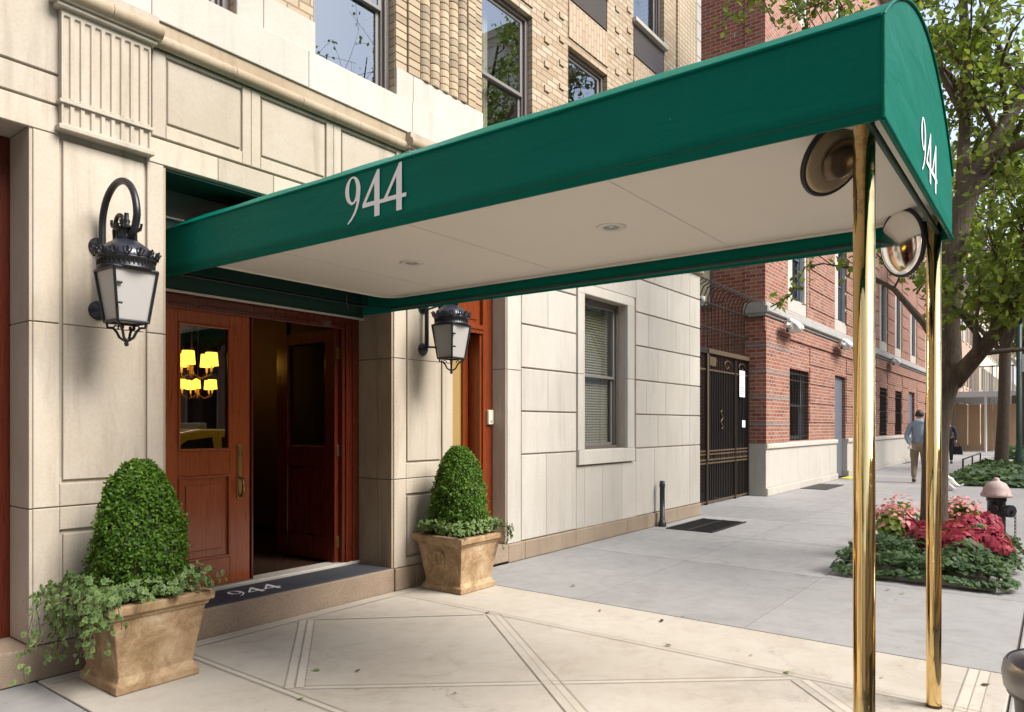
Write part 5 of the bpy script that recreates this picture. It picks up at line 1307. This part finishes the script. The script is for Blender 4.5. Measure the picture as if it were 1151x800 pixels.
u2 = [.07, .06, .055, .04, .02]
inw = [V3(dp(1084, 130, 8.0)), V3(dp(1040, 40, 8.5)), V3(dp(985, -30, 9.0)), V3(dp(930, -70, 9.5)), V3(dp(870, -70, 9.9))]
i2 = [.05, .045, .035, .03, .012]
inw2 = [V3(dp(1062, 400, 7.6)), V3(dp(1040, 365, 7.9)), V3(dp(1005, 325, 8.2)), V3(dp(965, 303, 8.4)), V3(dp(925, 296, 8.5))]
i3 = [.05, .04, .03, .02, .008]
back = [V3(dp(1066, 360, 7.6)), V3(dp(1080, 330, 8.4)), V3(dp(1100, 290, 9.4)), V3(dp(1115, 240, 10.3)), V3(dp(1120, 170, 11))]
b2 = [.07, .06, .045, .03, .015]
front = [V3(dp(1110, 180, 7.8)), V3(dp(1170, 150, 7.0)), V3(dp(1260, 110, 6.2)), V3(dp(1350, 40, 5.6))]
f2 = [.06, .05, .035, .02]
ex = [[V3(dp(960, 303, 8.4)), V3(dp(948, 296, 8.4)), V3(dp(940, 288, 8.4))], [V3(dp(925, 296, 8.5)), V3(dp(905, 300, 8.45)), V3(dp(895, 318, 8.4)), V3(dp(888, 332, 8.4))],
      [V3(dp(900, 322, 8.3)), V3(dp(880, 337, 8.3)), V3(dp(866, 345, 8.3))], [V3(dp(1005, 325, 8.2)), V3(dp(1020, 290, 8.0)), V3(dp(1035, 285, 8.0))],
      [V3(dp(1000, 300, 8.2)), V3(dp(985, 285, 8.2))],
      [V3(dp(870, -70, 9.9)), V3(dp(850, -20, 9.8)), V3(dp(838, 10, 9.7)), V3(dp(828, 42, 9.6))], [V3(dp(850, -20, 9.8)), V3(dp(862, 10, 9.6)), V3(dp(872, 30, 9.5))], [V3(dp(838, 10, 9.7)), V3(dp(815, 20, 9.7)), V3(dp(806, 34, 9.7))],
      [V3(dp(930, -70, 9.5)), V3(dp(915, -20, 9.3)), V3(dp(905, 10, 9.2)), V3(dp(890, 22, 9.2))], [V3(dp(985, -30, 9.0)), V3(dp(960, 0, 9.0)), V3(dp(935, 12, 9.0))], [V3(dp(850, -20, 9.8)), V3(dp(830, -8, 9.8)), V3(dp(815, -5, 9.8))], [V3(dp(1030, 330, 7.9)), V3(dp(1038, 318, 7.9)), V3(dp(1035, 305, 7.9))]]
def skip1(p):        # keep small twigs out of the canopy and its sight-lines under the roof
    Zc = SN*p.x+CS*p.y; u = 575.5+FC*(CS*p.x-SN*p.y)/Zc; v = 478+FC*(HC-p.z)/Zc
    return p.x < 5.0 or (u < 1040 and v > 60) or (v > 470) or (v > 395 and u < 1085)
street_tree(T1, [(base1, r1), (mainup, mr), (right, rr_), (up2, u2), (inw, i2), (back, b2), (front, f2)], 'street tree with dark forking trunk in the flower bed beside the canopy', 8, 'leaf', 25, 9, .5, (.055, .105), ex, sec=14, sec_len=1.35, skip=skip1)
tr1 = [o for o in col.objects if o.name == 'street_tree'][0]
m = MB(); m.tube(inw2, i3, 8); m.build('limb', 'bark', tr1)
def simple_tree(x, y, h, r, seed, label, lean=(0, 0), grp='street trees along the kerb', n_l=7, mat='leaffar', sz=(.10, .18), nl=16):
    g = np.random.default_rng(seed); zf = h*.42; b = [(x, y, 0), (x+lean[0]*.3, y+lean[1]*.3, zf*.45), (x+lean[0]*.5, y+lean[1]*.5, zf), (x+lean[0]*.8, y+lean[1]*.8, h*.72)]
    limbs = [(b, [r*1.15, r*.95, r*.9, r*.5])]
    for k in range(n_l):
        a_ = 2*math.pi*k/n_l+g.uniform(-.3, .3); z0_ = zf*g.uniform(.8, 1.3); R_ = h*.26*g.uniform(.6, 1.1)
        limbs.append(([(x+lean[0]*.5, y+lean[1]*.5, z0_), (x+lean[0]*.6+math.cos(a_)*R_*.4, y+lean[1]*.6+math.sin(a_)*R_*.4, z0_+h*.15), (x+lean[0]*.7+math.cos(a_)*R_*.8, y+math.sin(a_)*R_*.8, z0_+h*.28), (x+lean[0]+math.cos(a_)*R_, y+math.sin(a_)*R_, min(z0_+h*.42, h*.95))], [r*.5, r*.35, r*.22, r*.08]))
    limbs.append(([(x+lean[0]*.6, y, zf), (x+lean[0]*.8, y, h*.75), (x+lean[0], y, h*.97)], [r*.6, r*.35, r*.1]))
    return street_tree((x, y, 0), limbs, label, seed, mat, nl, 5, h*.09, sz, None, grp, 7, h*.14, zmin=h*.30)
simple_tree(26.3, 1.40, 9.5, .165, 31, 'second street tree rising from the ivy hedge bed', (.4, -.2))
simple_tree(41, 1.2, 10, .22, 32, 'third street tree far down the block behind the second', (0, 0), nl=10, sz=(.16, .26))
simple_tree(56, 1.1, 10.5, .22, 33, 'farthest street tree by the scaffold shed', (0, 0), nl=8, sz=(.2, .3))
# trees across the street (seen in reflections)
simple_tree(16, -11.2, 15, .2, 41, 'tree across the street mirrored in the lower windows', (0, 0), 'trees across the street', nl=4)
simple_tree(35, -11.0, 11, .2, 42, 'tree across the street farther along, mirrored in the window glass', (0, 0), 'trees across the street', nl=12)

# beds farther along
pit(19.8, 27.8, .5, 2.05, 'long second tree bed', 13, .36, 6500, size=(.09, .17))
pit(36.5, 44, .5, 2.0, 'third distant tree bed', 14, .40, 3200, size=(.15, .26))
RL = empty('bed_rail', (24, 2.0, 0), 'low black iron rail along the second tree bed', 'railing')
m = MB(); m.tube([(22.3, 2.02, 0), (22.3, 2.02, .52), (27.6, 2.02, .52), (27.6, 2.02, 0)], .022, 8, sm=False); m.tube([(24.9, 2.02, 0), (24.9, 2.02, .52)], .02, 8); m.build('rail_hoop', 'iron', RL)
# lamp post
q = gr(1145.5, 532); LP = empty('street_pole', (q.x, q.y, 0), 'dark green metal street pole at the right edge beyond the hydrant', 'pole')
m = MB(); m.lathe([(.13, 0), (.13, .35), (.10, .5), (.075, .6), (.07, 4.6), (0, 4.62)], (q.x, q.y, 0), 16); m.build('shaft', 'signgreen', LP)
m = MB(); m.rbox(q.x-.03, q.x+.03, q.y-.3, q.y+.02, 3.0, 3.5, .01); m.build('sign_plate', 'shed', LP); m = MB(); m.rbox(q.x-.09, q.x+.09, q.y-.09, q.y+.09, 4.45, 4.75, .02); m.build('cap_box', 'iron', LP)

# sidewalk shed and far buildings
SH = empty('scaffold_shed', (47, 3.2, 0), 'pale blue sidewalk scaffold shed with white posts and tan hoarding', 'scaffold')
m = MB(); SX0, SX1 = 45.5, 62
m.rbox(SX0, SX1, .9, 5.2, 2.95, 3.25, .02); m.build('deck', 'shed', SH)
m = MB()
for yy in (.95, 1.9, 2.8, 3.7, 4.9):
    m.box(SX0-.02, SX0+.06, yy-.04, yy+.04, 3.25, 4.6)
m.box(SX0-.02, SX0+.04, .95, 4.9, 4.52, 4.6); x = SX0
while x < SX1: m.box(x-.04, x+.04, .90, .98, 3.25, 4.6); x += 1.6
m.box(SX0, SX1, .88, .94, 4.52, 4.6); m.build('guard_rail', 'shed', SH)
m = MB(); y_ = 1.1
while y_ < 4.9: m.box(SX0-.01, SX0+.02, y_-.02, y_+.02, 3.25, 4.52); y_ += .3
m.build('baluster', 'shed', SH)
for i in range(5):
    for yy in (1.1, 3.1, 4.9): m = MB(); m.tube([(SX0+.1+i*3.2, yy, 0), (SX0+.1+i*3.2, yy, 2.95)], .06, 8); m.build('post', 'white', SH)
m = MB(); x = 48
while x < 62: m.box(x, x+.9, 5.3, 5.36, 0, 2.9); x += .93
m.build('hoarding', 'shedwood', SH); m = MB(); y_ = 1.7
while y_ < 5.2: m.box(47.6, 47.66, y_, y_+.56, 0, 2.6); y_ += .6
m.build('end_hoarding', 'shedwood', SH)
m = MB(); m.rbox(45.3, 45.38, 1.25, 1.95, 2.55, 2.98, .01); m.build('sign_board', 'gatelit', SH)
def facade_building(name, x0, x1, yf, yb, h, mat, label, sgn=1, fl=3.3, ww=1.1, gap=2.4, corn=.6, winmat='glass', front_x=False, grp=None):
    e = empty(name, ((x0+x1)/2, (yf+yb)/2, 0), label, 'building', grp); m = MB(); m.box(x0, x1, min(yf, yb), max(yf, yb), -.34, h); m.build('wall', mat, e)
    m = MB(); m.rbox(x0-.15, x1+.15, min(yf, yb)-corn*(sgn > 0), max(yf, yb)+corn*(sgn < 0), h, h+.45, .03); m.rbox(x0-.05, x1+.05, min(yf, yb)-.3*(sgn > 0), max(yf, yb)+.3*(sgn < 0), h-.45, h-.003, .02); m.build('cornice', 'creamfar', e)
    cnt = 0; z = .9
    while z+1.9 < h-.6:
        x = x0+1.0
        while x+ww < x1-.4 and cnt < 96:
            y0_ = yf-sgn*.06; f = MB(); f.rbox(x-.08, x+ww+.08, min(yf-.001*sgn, y0_), max(yf-.001*sgn, y0_), z-.1, z+1.95, .01); F_ = f.build('window', 'creamfar', e)
            p = MB(); yy = y0_-sgn*.004; p.box(x, x+ww, min(yy, y0_-sgn*.001), max(yy, y0_-sgn*.001), z, z+1.85); p.build('pane', 'carglass', F_)
            x += gap; cnt += 1
        z += fl
    return e
facade_building('brick_house', 46.2, 66, 5.4, 16, 16, 'farbrick', 'pink brick building behind the scaffold shed', 1)
facade_building('cream_house', 66.2, 92, 4.9, 16, 11, 'creamfar', 'cream building at the far end of the block', 1)
facade_building('grey_house', 92.2, 120, 4.0, 16, 9, 'greyfar', 'pale grey building farthest down the block', 1)
facade_building('cross_street_house', 132, 150, -14, 30, 10, 'creamfar', 'building across the avenue closing the street view', 1)
# other side of the street
struct(bx('far_sidewalk', 'walk', None, -60, 128, -14.4, -10.2, -.34, 0))
facade_building('limestone_house', -12, 4.6, -14.5, -26, 11, 'creamfar', 'pale house across the street from the entrance', -1, grp=None)
facade_building('red_house', 4.8, 15.2, -14.5, -26, 9.5, 'farbrick', 'low brick house across the street', -1)
facade_building('cream_apartment_house', 30.2, 36.5, -14.5, -28, 22.5, 'creambright', 'tall cream building with deep cornice across the street, mirrored in the upper window', -1)
facade_building('brown_house', 15.4, 30.0, -15, -26, 12.0, 'farbrick', 'brick house across the street left of the tall cream building', -1)
facade_building('stone_house', 52, 90, -14.5, -26, 16, 'greyfar', 'grey house across the street toward the avenue', -1)

facade_building('sky_block_brick_house', -34, -12.3, -14.5, -26, 15, 'farbrick', 'unseen brick house behind the viewer, added to block sky light', -1)  # added out of view to block sky light from behind the camera
facade_building('sky_block_grey_house', -30, -7.2, 4.9, 16, 15, 'greyfar', 'unseen grey house on the entrance side, added to darken the canopy side', 1)  # out of view, added so the canopy side gets less sky
facade_building('sky_block_end_house', -60, -46, -26, 26, 24, 'greyfar', 'unseen grey building behind the viewer, added to shut out sky light', 1)  # unseen end closure, added to darken surfaces facing back up the street
simple_tree(-4.5, 1.0, 9, .2, 51, 'unseen street tree behind the viewer, added to shade the canopy side', (0, 0), nl=14)  # unseen tree added near the camera to darken the canopy side
simple_tree(-3.5, -11.2, 11, .2, 52, 'unseen tree across the street, added to cut sky light from behind', (0, 0), 'trees across the street', nl=12)  # unseen tree added to thin the sky light from behind
facade_building('garden_house', 36.8, 51.5, -44, -56, 9, 'creambright', 'low pale house set back across the street behind the trees', -1)
simple_tree(42, -13, 9, .18, 44, 'tree in the gap between houses across the street', (0, 0), 'trees across the street', nl=10)
simple_tree(11.5, -11.0, 6.5, .14, 45, 'small bushy tree across the street mirrored in the door glass', (0, 0), 'trees across the street', nl=16)
# taxi (seen mirrored in the door glass)
def taxi():
    X0, Y0 = 4.4, -2.9; L, W_ = 4.7, 1.8; zb_ = -.13
    e = empty('taxi', (X0+L/2, Y0, zb_), 'yellow taxi on the street, mirrored in the door glass', 'taxi')
    side = [(0, .42), (.02, .75), (.25, .92), (1.25, 1.0), (1.95, 1.43), (2.3, 1.49), (3.2, 1.48), (3.6, 1.40), (4.25, 1.02), (4.62, .95), (4.7, .7), (4.68, .38), (4.2, .25), (.5, .25)]
    def pr(poly, y0, y1, zmax=None):
        m = MB(); n = len(poly)
        def wy(z): return 1-.16*max(0, (z-.95)/.55)
        vs = [(X0+x, Y0+y0*wy(z), zb_+z) for x, z in poly]+[(X0+x, Y0+y1*wy(z), zb_+z) for x, z in poly]
        m.add(vs, [tuple(range(n)), tuple(reversed(range(n, 2*n)))]+[(i, (i+1) % n, n+(i+1) % n, n+i) for i in range(n)]); return m
    b = pr(side, -W_/2, W_/2).build('body', 'yellow', e); bv = b.modifiers.new('b', 'BEVEL'); bv.width = .06; bv.segments = 3; bv.limit_method = 'ANGLE'
    for gl in ([(1.55, 1.03), (2.04, 1.29), (2.5, 1.34), (2.5, 1.03)], [(2.68, 1.03), (2.68, 1.34), (3.1, 1.33), (3.4, 1.27), (3.8, 1.05)]):
        m = pr(gl, -W_/2-.008, W_/2+.008); m.build('side_glass', 'carglass', e)
    m = MB(); m.add([(X0+1.28, Y0-.75, zb_+1.02), (X0+1.28, Y0+.75, zb_+1.02), (X0+1.93, Y0+.64, zb_+1.42), (X0+1.93, Y0-.64, zb_+1.42)], [(0, 1, 2, 3)]); m.v = [(v[0]-.012, v[1], v[2]+.012) for v in m.v]; m.build('windscreen', 'carglass', e, recalc=False)
    for px in (.9, 3.75):
        for s in (-1, 1):
            m = MB(); m.lathe([(0, -.11), (.2, -.11), (.32, -.10), (.33, 0), (.32, .10), (.2, .11), (0, .11)], (X0+px, Y0+s*(W_/2-.08), zb_+.33), 28, 'y'); w_ = m.build('wheel', 'tyre', e)
            m = MB(); m.lathe([(0, s*.125), (.12, s*.12), (.19, s*.112)], (X0+px, Y0+s*(W_/2-.08), zb_+.33), 24, 'y'); m.build('hubcap', 'silver', w_)
    for s in (-1, 1):
        m = MB(); m.rbox(X0-.01, X0+.06, Y0+s*.65-.15, Y0+s*.65+.15, zb_+.6, zb_+.74, .02); m.build('headlight', 'frost', e)
        m = MB(); m.rbox(X0+4.66, X0+4.72, Y0+s*.65-.15, Y0+s*.65+.15, zb_+.7, zb_+.85, .02); m.build('tail_light', 'red', e)
        m = MB(); m.rbox(X0+1.5, X0+1.66, Y0+s*.98-.08, Y0+s*.98+.08, zb_+1.0, zb_+1.12, .03); m.build('wing_mirror', 'yellow', e)
    m = MB(); m.rbox(X0+2.5, X0+2.65, Y0-.35, Y0+.35, zb_+1.485, zb_+1.60, .02); m.build('roof_light', 'frost', e)
    m = MB()
    for s in (-1, 1):
        for px in (1.45, 2.62, 3.75): m.box(X0+px, X0+px+.01, Y0+s*(W_/2+.001)-.003, Y0+s*(W_/2+.001)+.003, zb_+.35, zb_+.98)
    m.build('door_seam', 'tyre', e)
taxi()

# ------------------------------------------------------------------ people and dog
def skin(name, mat, parent, nodes, edges, sub=2, root=0):
    """nodes: dict id->(pos, radius)"""
    ids = list(nodes); ix = {k: i for i, k in enumerate(ids)}
    me = bpy.data.meshes.new(name); inv = wmat(parent).inverted()
    me.from_pydata([tuple(inv @ Vector(nodes[k][0])) for k in ids], [(ix[a], ix[b]) for a, b in edges], [])
    o = bpy.data.objects.new(name, me); col.objects.link(o); o.parent = parent
    md = o.modifiers.new('skin', 'SKIN'); md.use_smooth_shade = True
    sv = me.skin_vertices[0].data
    for i, k in enumerate(ids):
        r_ = nodes[k][1]; sv[i].radius = (r_, r_) if not isinstance(r_, tuple) else r_; sv[i].use_root = (i == root)
    s = o.modifiers.new('sub', 'SUBSURF'); s.levels = sub; s.render_levels = sub
    me.materials.append(M[mat]); return o
def person(x, y, yaw, H, label, pose, mats, bag=False):
    e = empty('person', (x, y, 0), label, 'person'); T = Matrix.Translation((x, y, 0)) @ Matrix.Rotation(yaw, 4, 'Z'); k = H/1.75
    def W(p): return tuple(T @ (Vector(p)*k))
    # local frame: faces +Y
    st = pose['stride']
    J = dict(pelvis=((0, 0, .95), .135), waist=((0, .0, 1.08), .125), chest=((0, .01, 1.28), .15), neckb=((0, .0, 1.45), .085), neck=((0, .01, 1.50), .055), head0=((0, .03, 1.58), .072), head1=((0, .035, 1.66), .088), head2=((0, .03, 1.715), .062))
    for s, nm in ((-1, 'l'), (1, 'r')):
        J['hip'+nm] = ((s*.10, 0, .90), .10); J['kn'+nm] = ((s*.11, st[nm][0], .49), .062); J['an'+nm] = ((s*.11, st[nm][1], .10+st[nm][2]), .042); J['to'+nm] = ((s*.125, st[nm][1]+.15, .045+st[nm][2]*.4), .034)
        J['sh'+nm] = ((s*.185, 0, 1.41), .062); J['el'+nm] = (pose['el'+nm], .044); J['wr'+nm] = (pose['wr'+nm], .030)
        h = Vector(pose['wr'+nm]); d = (h-Vector(pose['el'+nm])).normalized(); J['pa'+nm] = (tuple(h+d*.07), .032)
    N = {a: (W(p), r_*k) for a, (p, r_) in J.items()}
    E_ = [('pelvis', 'waist'), ('waist', 'chest'), ('chest', 'neckb'), ('neckb', 'neck'), ('neck', 'head0'), ('head0', 'head1'), ('head1', 'head2')]
    for nm in 'lr': E_ += [('pelvis', 'hip'+nm), ('hip'+nm, 'kn'+nm), ('kn'+nm, 'an'+nm), ('an'+nm, 'to'+nm), ('neckb', 'sh'+nm), ('sh'+nm, 'el'+nm), ('el'+nm, 'wr'+nm), ('wr'+nm, 'pa'+nm)]
    body = skin('body', 'skin', e, N, E_)
    for nm in 'lr':       # fingers
        h = Vector(J['pa'+nm][0]); d = (h-Vector(J['wr'+nm][0])).normalized(); a = Vector((0, 1, 0)) if abs(d.y) < .8 else Vector((1, 0, 0)); b = d.cross(a).normalized()
        m = MB()
        for i in range(4): o = a*(.024-.016*i); m.tube([W(h+o), W(h+o+d*.035+b*.006), W(h+o+d*(.065-.004*abs(i-1.5))+b*.022)], [.0095*k, .009*k, .007*k], 6)
        m.tube([W(h-d*.03+a*.026), W(h-d*.0+a*.048), W(h+d*.025+a*.05)], [.011*k, .010*k, .008*k], 6); m.build('hand', 'skin', body)
    # clothes: slightly larger shells
    up = {a: (N[a][0], N[a][1]*1.0+.018*k) for a in ('waist', 'chest', 'neckb', 'shl', 'shr', 'ell', 'elr', 'wrl', 'wrr')}
    lo_z = {'hem': (W((0, 0, .90)), .165*k)}; up.update(lo_z)
    skin(mats['topname'], mats['top'], e, up, [('hem', 'waist'), ('waist', 'chest'), ('chest', 'neckb'), ('neckb', 'shl'), ('neckb', 'shr'), ('shl', 'ell'), ('shr', 'elr'), ('ell', 'wrl'), ('elr', 'wrr')], root=1)
    dn = {a: (N[a][0], N[a][1]*1.0+.020*k) for a in ('pelvis', 'hipl', 'hipr', 'knl', 'knr', 'anl', 'anr')}
    skin('trousers', mats['low'], e, dn, [('pelvis', 'hipl'), ('pelvis', 'hipr'), ('hipl', 'knl'), ('hipr', 'knr'), ('knl', 'anl'), ('knr', 'anr')])
    for nm in 'lr':
        a_, t_ = Vector(J['an'+nm][0]), Vector(J['to'+nm][0]); z_ = a_.z-.10
        m = MB(); m.tube([W((a_.x, a_.y-.075, z_+.045)), W((a_.x, a_.y-.02, z_+.055)), W((a_.x+.0, a_.y+.08, z_+.05)), W((t_.x, t_.y+.03, z_*.6+.04)), W((t_.x, t_.y+.07, z_*.5+.032))], [.036*k, .048*k, .046*k, .044*k, .024*k], 12); m.build('shoe', 'shoe', e)
    m = MB(); bm = bmesh.new(); bmesh.ops.create_icosphere(bm, subdivisions=3, radius=1)
    dele = [v for v in bm.verts if (v.co.y > .25 and v.co.z < .35) or v.co.z < -.65]
    bmesh.ops.delete(bm, geom=dele, context='VERTS')
    for v in bm.verts: v.co = Vector((v.co.x*.093, v.co.y*.105+.02, v.co.z*.108+1.665))*k; v.co = T @ v.co
    m.addbm(bm, True); m.build('hair', mats['hair'], e, recalc=False)
    m = MB()                                            # face: nose, eyes, ears, mouth
    m.tube([W((0, .12, 1.665)), W((0, .145, 1.63)), W((0, .12, 1.622))], [.008*k, .013*k, .008*k], 8)
    for s in (-1, 1): m.tube([W((s*.088, .02, 1.67)), W((s*.096, .01, 1.65)), W((s*.088, .02, 1.62))], [.010*k, .014*k, .008*k], 8)
    m.build('face', 'skin', body)
    m = MB()
    for s in (-1, 1): m.tube([W((s*.034-.012, .112, 1.665)), W((s*.034+.012, .112, 1.665))], .007*k, 6)
    m.tube([W((-.025, .113, 1.585)), W((0, .118, 1.583)), W((.025, .113, 1.585))], .005*k, 6); m.build('eyes_and_mouth', 'hair', body)
    return e, T, k
# man in hoodie walking away (towards +X)
e, T, k = person(20.0, 2.72, R(-86), 1.78, 'man in blue grey hoodie and khaki trousers walking away down the sidewalk',
    dict(stride=dict(l=(.05, -.10, .02), r=(.04, .05, 0)), ell=(-.27, -.08, 1.13), elr=(.28, -.05, 1.13), wrl=(-.19, -.16, .94), wrr=(.22, .10, .93)),
    dict(top='cloth_b', low='cloth_k', hair='hair', topname='hoodie'))
m = MB(); bm = bmesh.new(); bmesh.ops.create_icosphere(bm, subdivisions=3, radius=1)
for v in bm.verts: v.co = T @ (Vector((v.co.x*.13, v.co.y*.075-.085, v.co.z*.085+1.47))*k)
m.addbm(bm, True); m.build('hood', 'cloth_b', e)
ph = tag(rb('phone', 'paper', None, *sum([[c-.04, c+.04] for c in (T @ Vector((-.2, -.20, .88)))[:]], []), b=.01), 'small white object held behind the hip by the man in the hoodie', 'phone')
# walker in navy jacket coming towards us with bag
e, T, k = person(31.2, 3.30, R(95), 1.66, 'walker in navy quilted jacket and black trousers carrying a dark handbag',
    dict(stride=dict(l=(.10, .10, 0), r=(-.02, -.10, .02)), ell=(-.27, -.02, 1.13), elr=(.26, .02, 1.13), wrl=(-.27, .06, .90), wrr=(.28, .05, .90)),
    dict(top='cloth_n', low='cloth_d', hair='hairg', topname='jacket'))
hb = T @ (Vector((-.30, .06, .52))*k); HB = empty('handbag', tuple(hb), 'dark grey handbag in the hand of the walker in navy', 'handbag')
m = MB(); m.frustum((hb.x, hb.y), .15, .12, hb.z-.16, hb.z+.14); m.v = [(hb.x+(v[0]-hb.x)*.5, hb.y+(v[1]-hb.y)*1.25, v[2]) for v in m.v]; o = m.build('bag_body', 'cloth_d', HB)
m = MB(); m.tube([(hb.x, hb.y-.1, hb.z+.13), (hb.x, hb.y-.05, hb.z+.28), (hb.x, hb.y+.05, hb.z+.28), (hb.x, hb.y+.1, hb.z+.13)], .012, 6); m.build('strap', 'cloth_d', HB)
# white dog, sitting
dx, dy = 18.1, 1.95
DG = empty('dog', (dx, dy, 0), 'small fluffy white dog sitting on the sidewalk behind the tree trunk', 'dog')
def W_(p): return (dx+p[0], dy+p[1], p[2])
# local: faces +y
Nd = dict(rump=(W_((0, -.13, .13)), .105), belly=(W_((0, -.05, .20)), .10), chest=(W_((0, .04, .29)), .095), neck=(W_((0, .07, .37)), .06), head=(W_((0, .09, .44)), .068), muz=(W_((0, .165, .425)), .034), nose=(W_((0, .195, .425)), .022),
     tail=(W_((0, -.25, .09)), .03), tail2=(W_((0, -.32, .16)), .022))
Ed = [('rump', 'belly'), ('belly', 'chest'), ('chest', 'neck'), ('neck', 'head'), ('head', 'muz'), ('muz', 'nose'), ('rump', 'tail'), ('tail', 'tail2')]
for s, nm in ((-1, 'l'), (1, 'r')):
    Nd['fs'+nm] = (W_((s*.055, .07, .24)), .038); Nd['fe'+nm] = (W_((s*.055, .085, .12)), .026); Nd['ff'+nm] = (W_((s*.055, .10, .03)), .025); Nd['ft'+nm] = (W_((s*.055, .14, .022)), .02)
    Nd['hk'+nm] = (W_((s*.10, -.03, .15)), .05); Nd['hh'+nm] = (W_((s*.10, -.16, .05)), .03); Nd['hf'+nm] = (W_((s*.10, -.03, .03)), .026)
    Nd['ea'+nm] = (W_((s*.055, .075, .49)), .024); Nd['eb'+nm] = (W_((s*.085, .08, .44)), .02)
    Ed += [('chest', 'fs'+nm), ('fs'+nm, 'fe'+nm), ('fe'+nm, 'ff'+nm), ('ff'+nm, 'ft'+nm), ('rump', 'hk'+nm), ('hk'+nm, 'hh'+nm), ('hh'+nm, 'hf'+nm), ('head', 'ea'+nm), ('ea'+nm, 'eb'+nm)]
db = skin('body', 'fur', DG, Nd, Ed)
m = MB(); m.lathe([(0, .012), (.012, .006), (.012, -.006), (0, -.01)], W_((0, .215, .43)), 10)
for s in (-1, 1): m.lathe([(0, .008), (.008, 0), (0, -.008)], W_((s*.03, .152, .462)), 8)
m.build('nose_and_eyes', 'hair', DG)
DG.rotation_euler = (0, 0, 0)

# fallen leaves and litter flecks on the pavement
T_, F_, _ = tmpl('oval')
lp = [(743, 700), (771, 693), (755, 727), (845, 737), (881, 756), (674, 688), (647, 659), (334, 787), (514, 781), (399, 756), (360, 755), (545, 690), (1001, 664), (1018, 668), (1005, 675), (1102, 771), (992, 762)]
for i, (px, py) in enumerate(lp):
    q = gr(px, py); m = MB(); an = rnd.uniform(0, 6.28); s = rnd.uniform(.022, .05)
    vs = [(q.x+(v[0]*math.cos(an)-v[1]*math.sin(an))*s, q.y+(v[0]*math.sin(an)+v[1]*math.cos(an))*s, .008+abs(v[2])*s*2+.004*(k == 3)) for k, v in enumerate(T_)]
    m.add(vs, F_); o = m.build('fallen_leaf', ['soil', 'lime_l', 'gatelit'][i % 3], recalc=False)
    tag(o, 'small dry fallen leaf lying on the pavement', 'leaf', 'fallen leaves on the pavement')

# pieces that stand apart become parts of their own
def split_far(o):
    me = o.data; n = len(me.vertices); par = list(range(n))
    def find(a):
        while par[a] != a: par[a] = par[par[a]]; a = par[a]
        return a
    for e_ in me.edges:
        a_, b_ = find(e_.vertices[0]), find(e_.vertices[1])
        if a_ != b_: par[b_] = a_
    roots = sorted({find(i) for i in range(n)}); ix = {r_: i for i, r_ in enumerate(roots)}; k = len(roots)
    if k > 900 or k < 2: return
    isl = np.array([ix[find(i)] for i in range(n)]); co_ = np.array([v.co for v in me.vertices])
    lo_ = np.full((k, 3), np.inf); hi_ = np.full((k, 3), -np.inf); np.minimum.at(lo_, isl, co_); np.maximum.at(hi_, isl, co_)
    size = (hi_-lo_).max(1); gap = np.maximum(0, np.maximum(lo_[:, None]-hi_[None], lo_[None]-hi_[:, None]))
    near = np.sqrt((gap**2).sum(2)) <= np.maximum(.02, .5*np.maximum(size[:, None], size[None]))
    grp = list(range(k))
    def f2(a):
        while grp[a] != a: grp[a] = grp[grp[a]]; a = grp[a]
        return a
    for a_, b_ in zip(*np.nonzero(np.triu(near, 1))):
        a_, b_ = f2(a_), f2(b_)
        if a_ != b_: grp[b_] = a_
    pcs = sorted({f2(i) for i in range(k)})
    if len(pcs) < 2: return
    sm_ = [p.use_smooth for p in me.polygons]
    for j, pc in enumerate(pcs):
        keep = [p for p in me.polygons if f2(isl[p.vertices[0]]) == pc]; used = sorted({v for p in keep for v in p.vertices}); mp = {v: i for i, v in enumerate(used)}
        nm = bpy.data.meshes.new(o.name.split('.')[0]); nm.from_pydata([tuple(me.vertices[v].co) for v in used], [], [tuple(mp[v] for v in p.vertices) for p in keep])
        nm.polygons.foreach_set('use_smooth', [p.use_smooth for p in keep]); nm.materials.append(me.materials[0])
        if j == 0: first = nm
        else:
            c = bpy.data.objects.new(o.name.split('.')[0], nm); col.objects.link(c); c.parent = o.parent; c.location = o.location
    o.data = first
skip_ = ('foliage', 'crown', 'ground_ivy', 'blossom', 'flower_head', 'limb', 'grille_slat', 'vine', 'tooled_band', 'tooled_groove')
for o in list(col.objects):
    if o.type == 'MESH' and not o.modifiers and o.parent is not None and o.name.split('.')[0] not in skip_ and not [c for c in col.objects if c.parent == o] and len(o.data.vertices) < 20000: split_far(o)
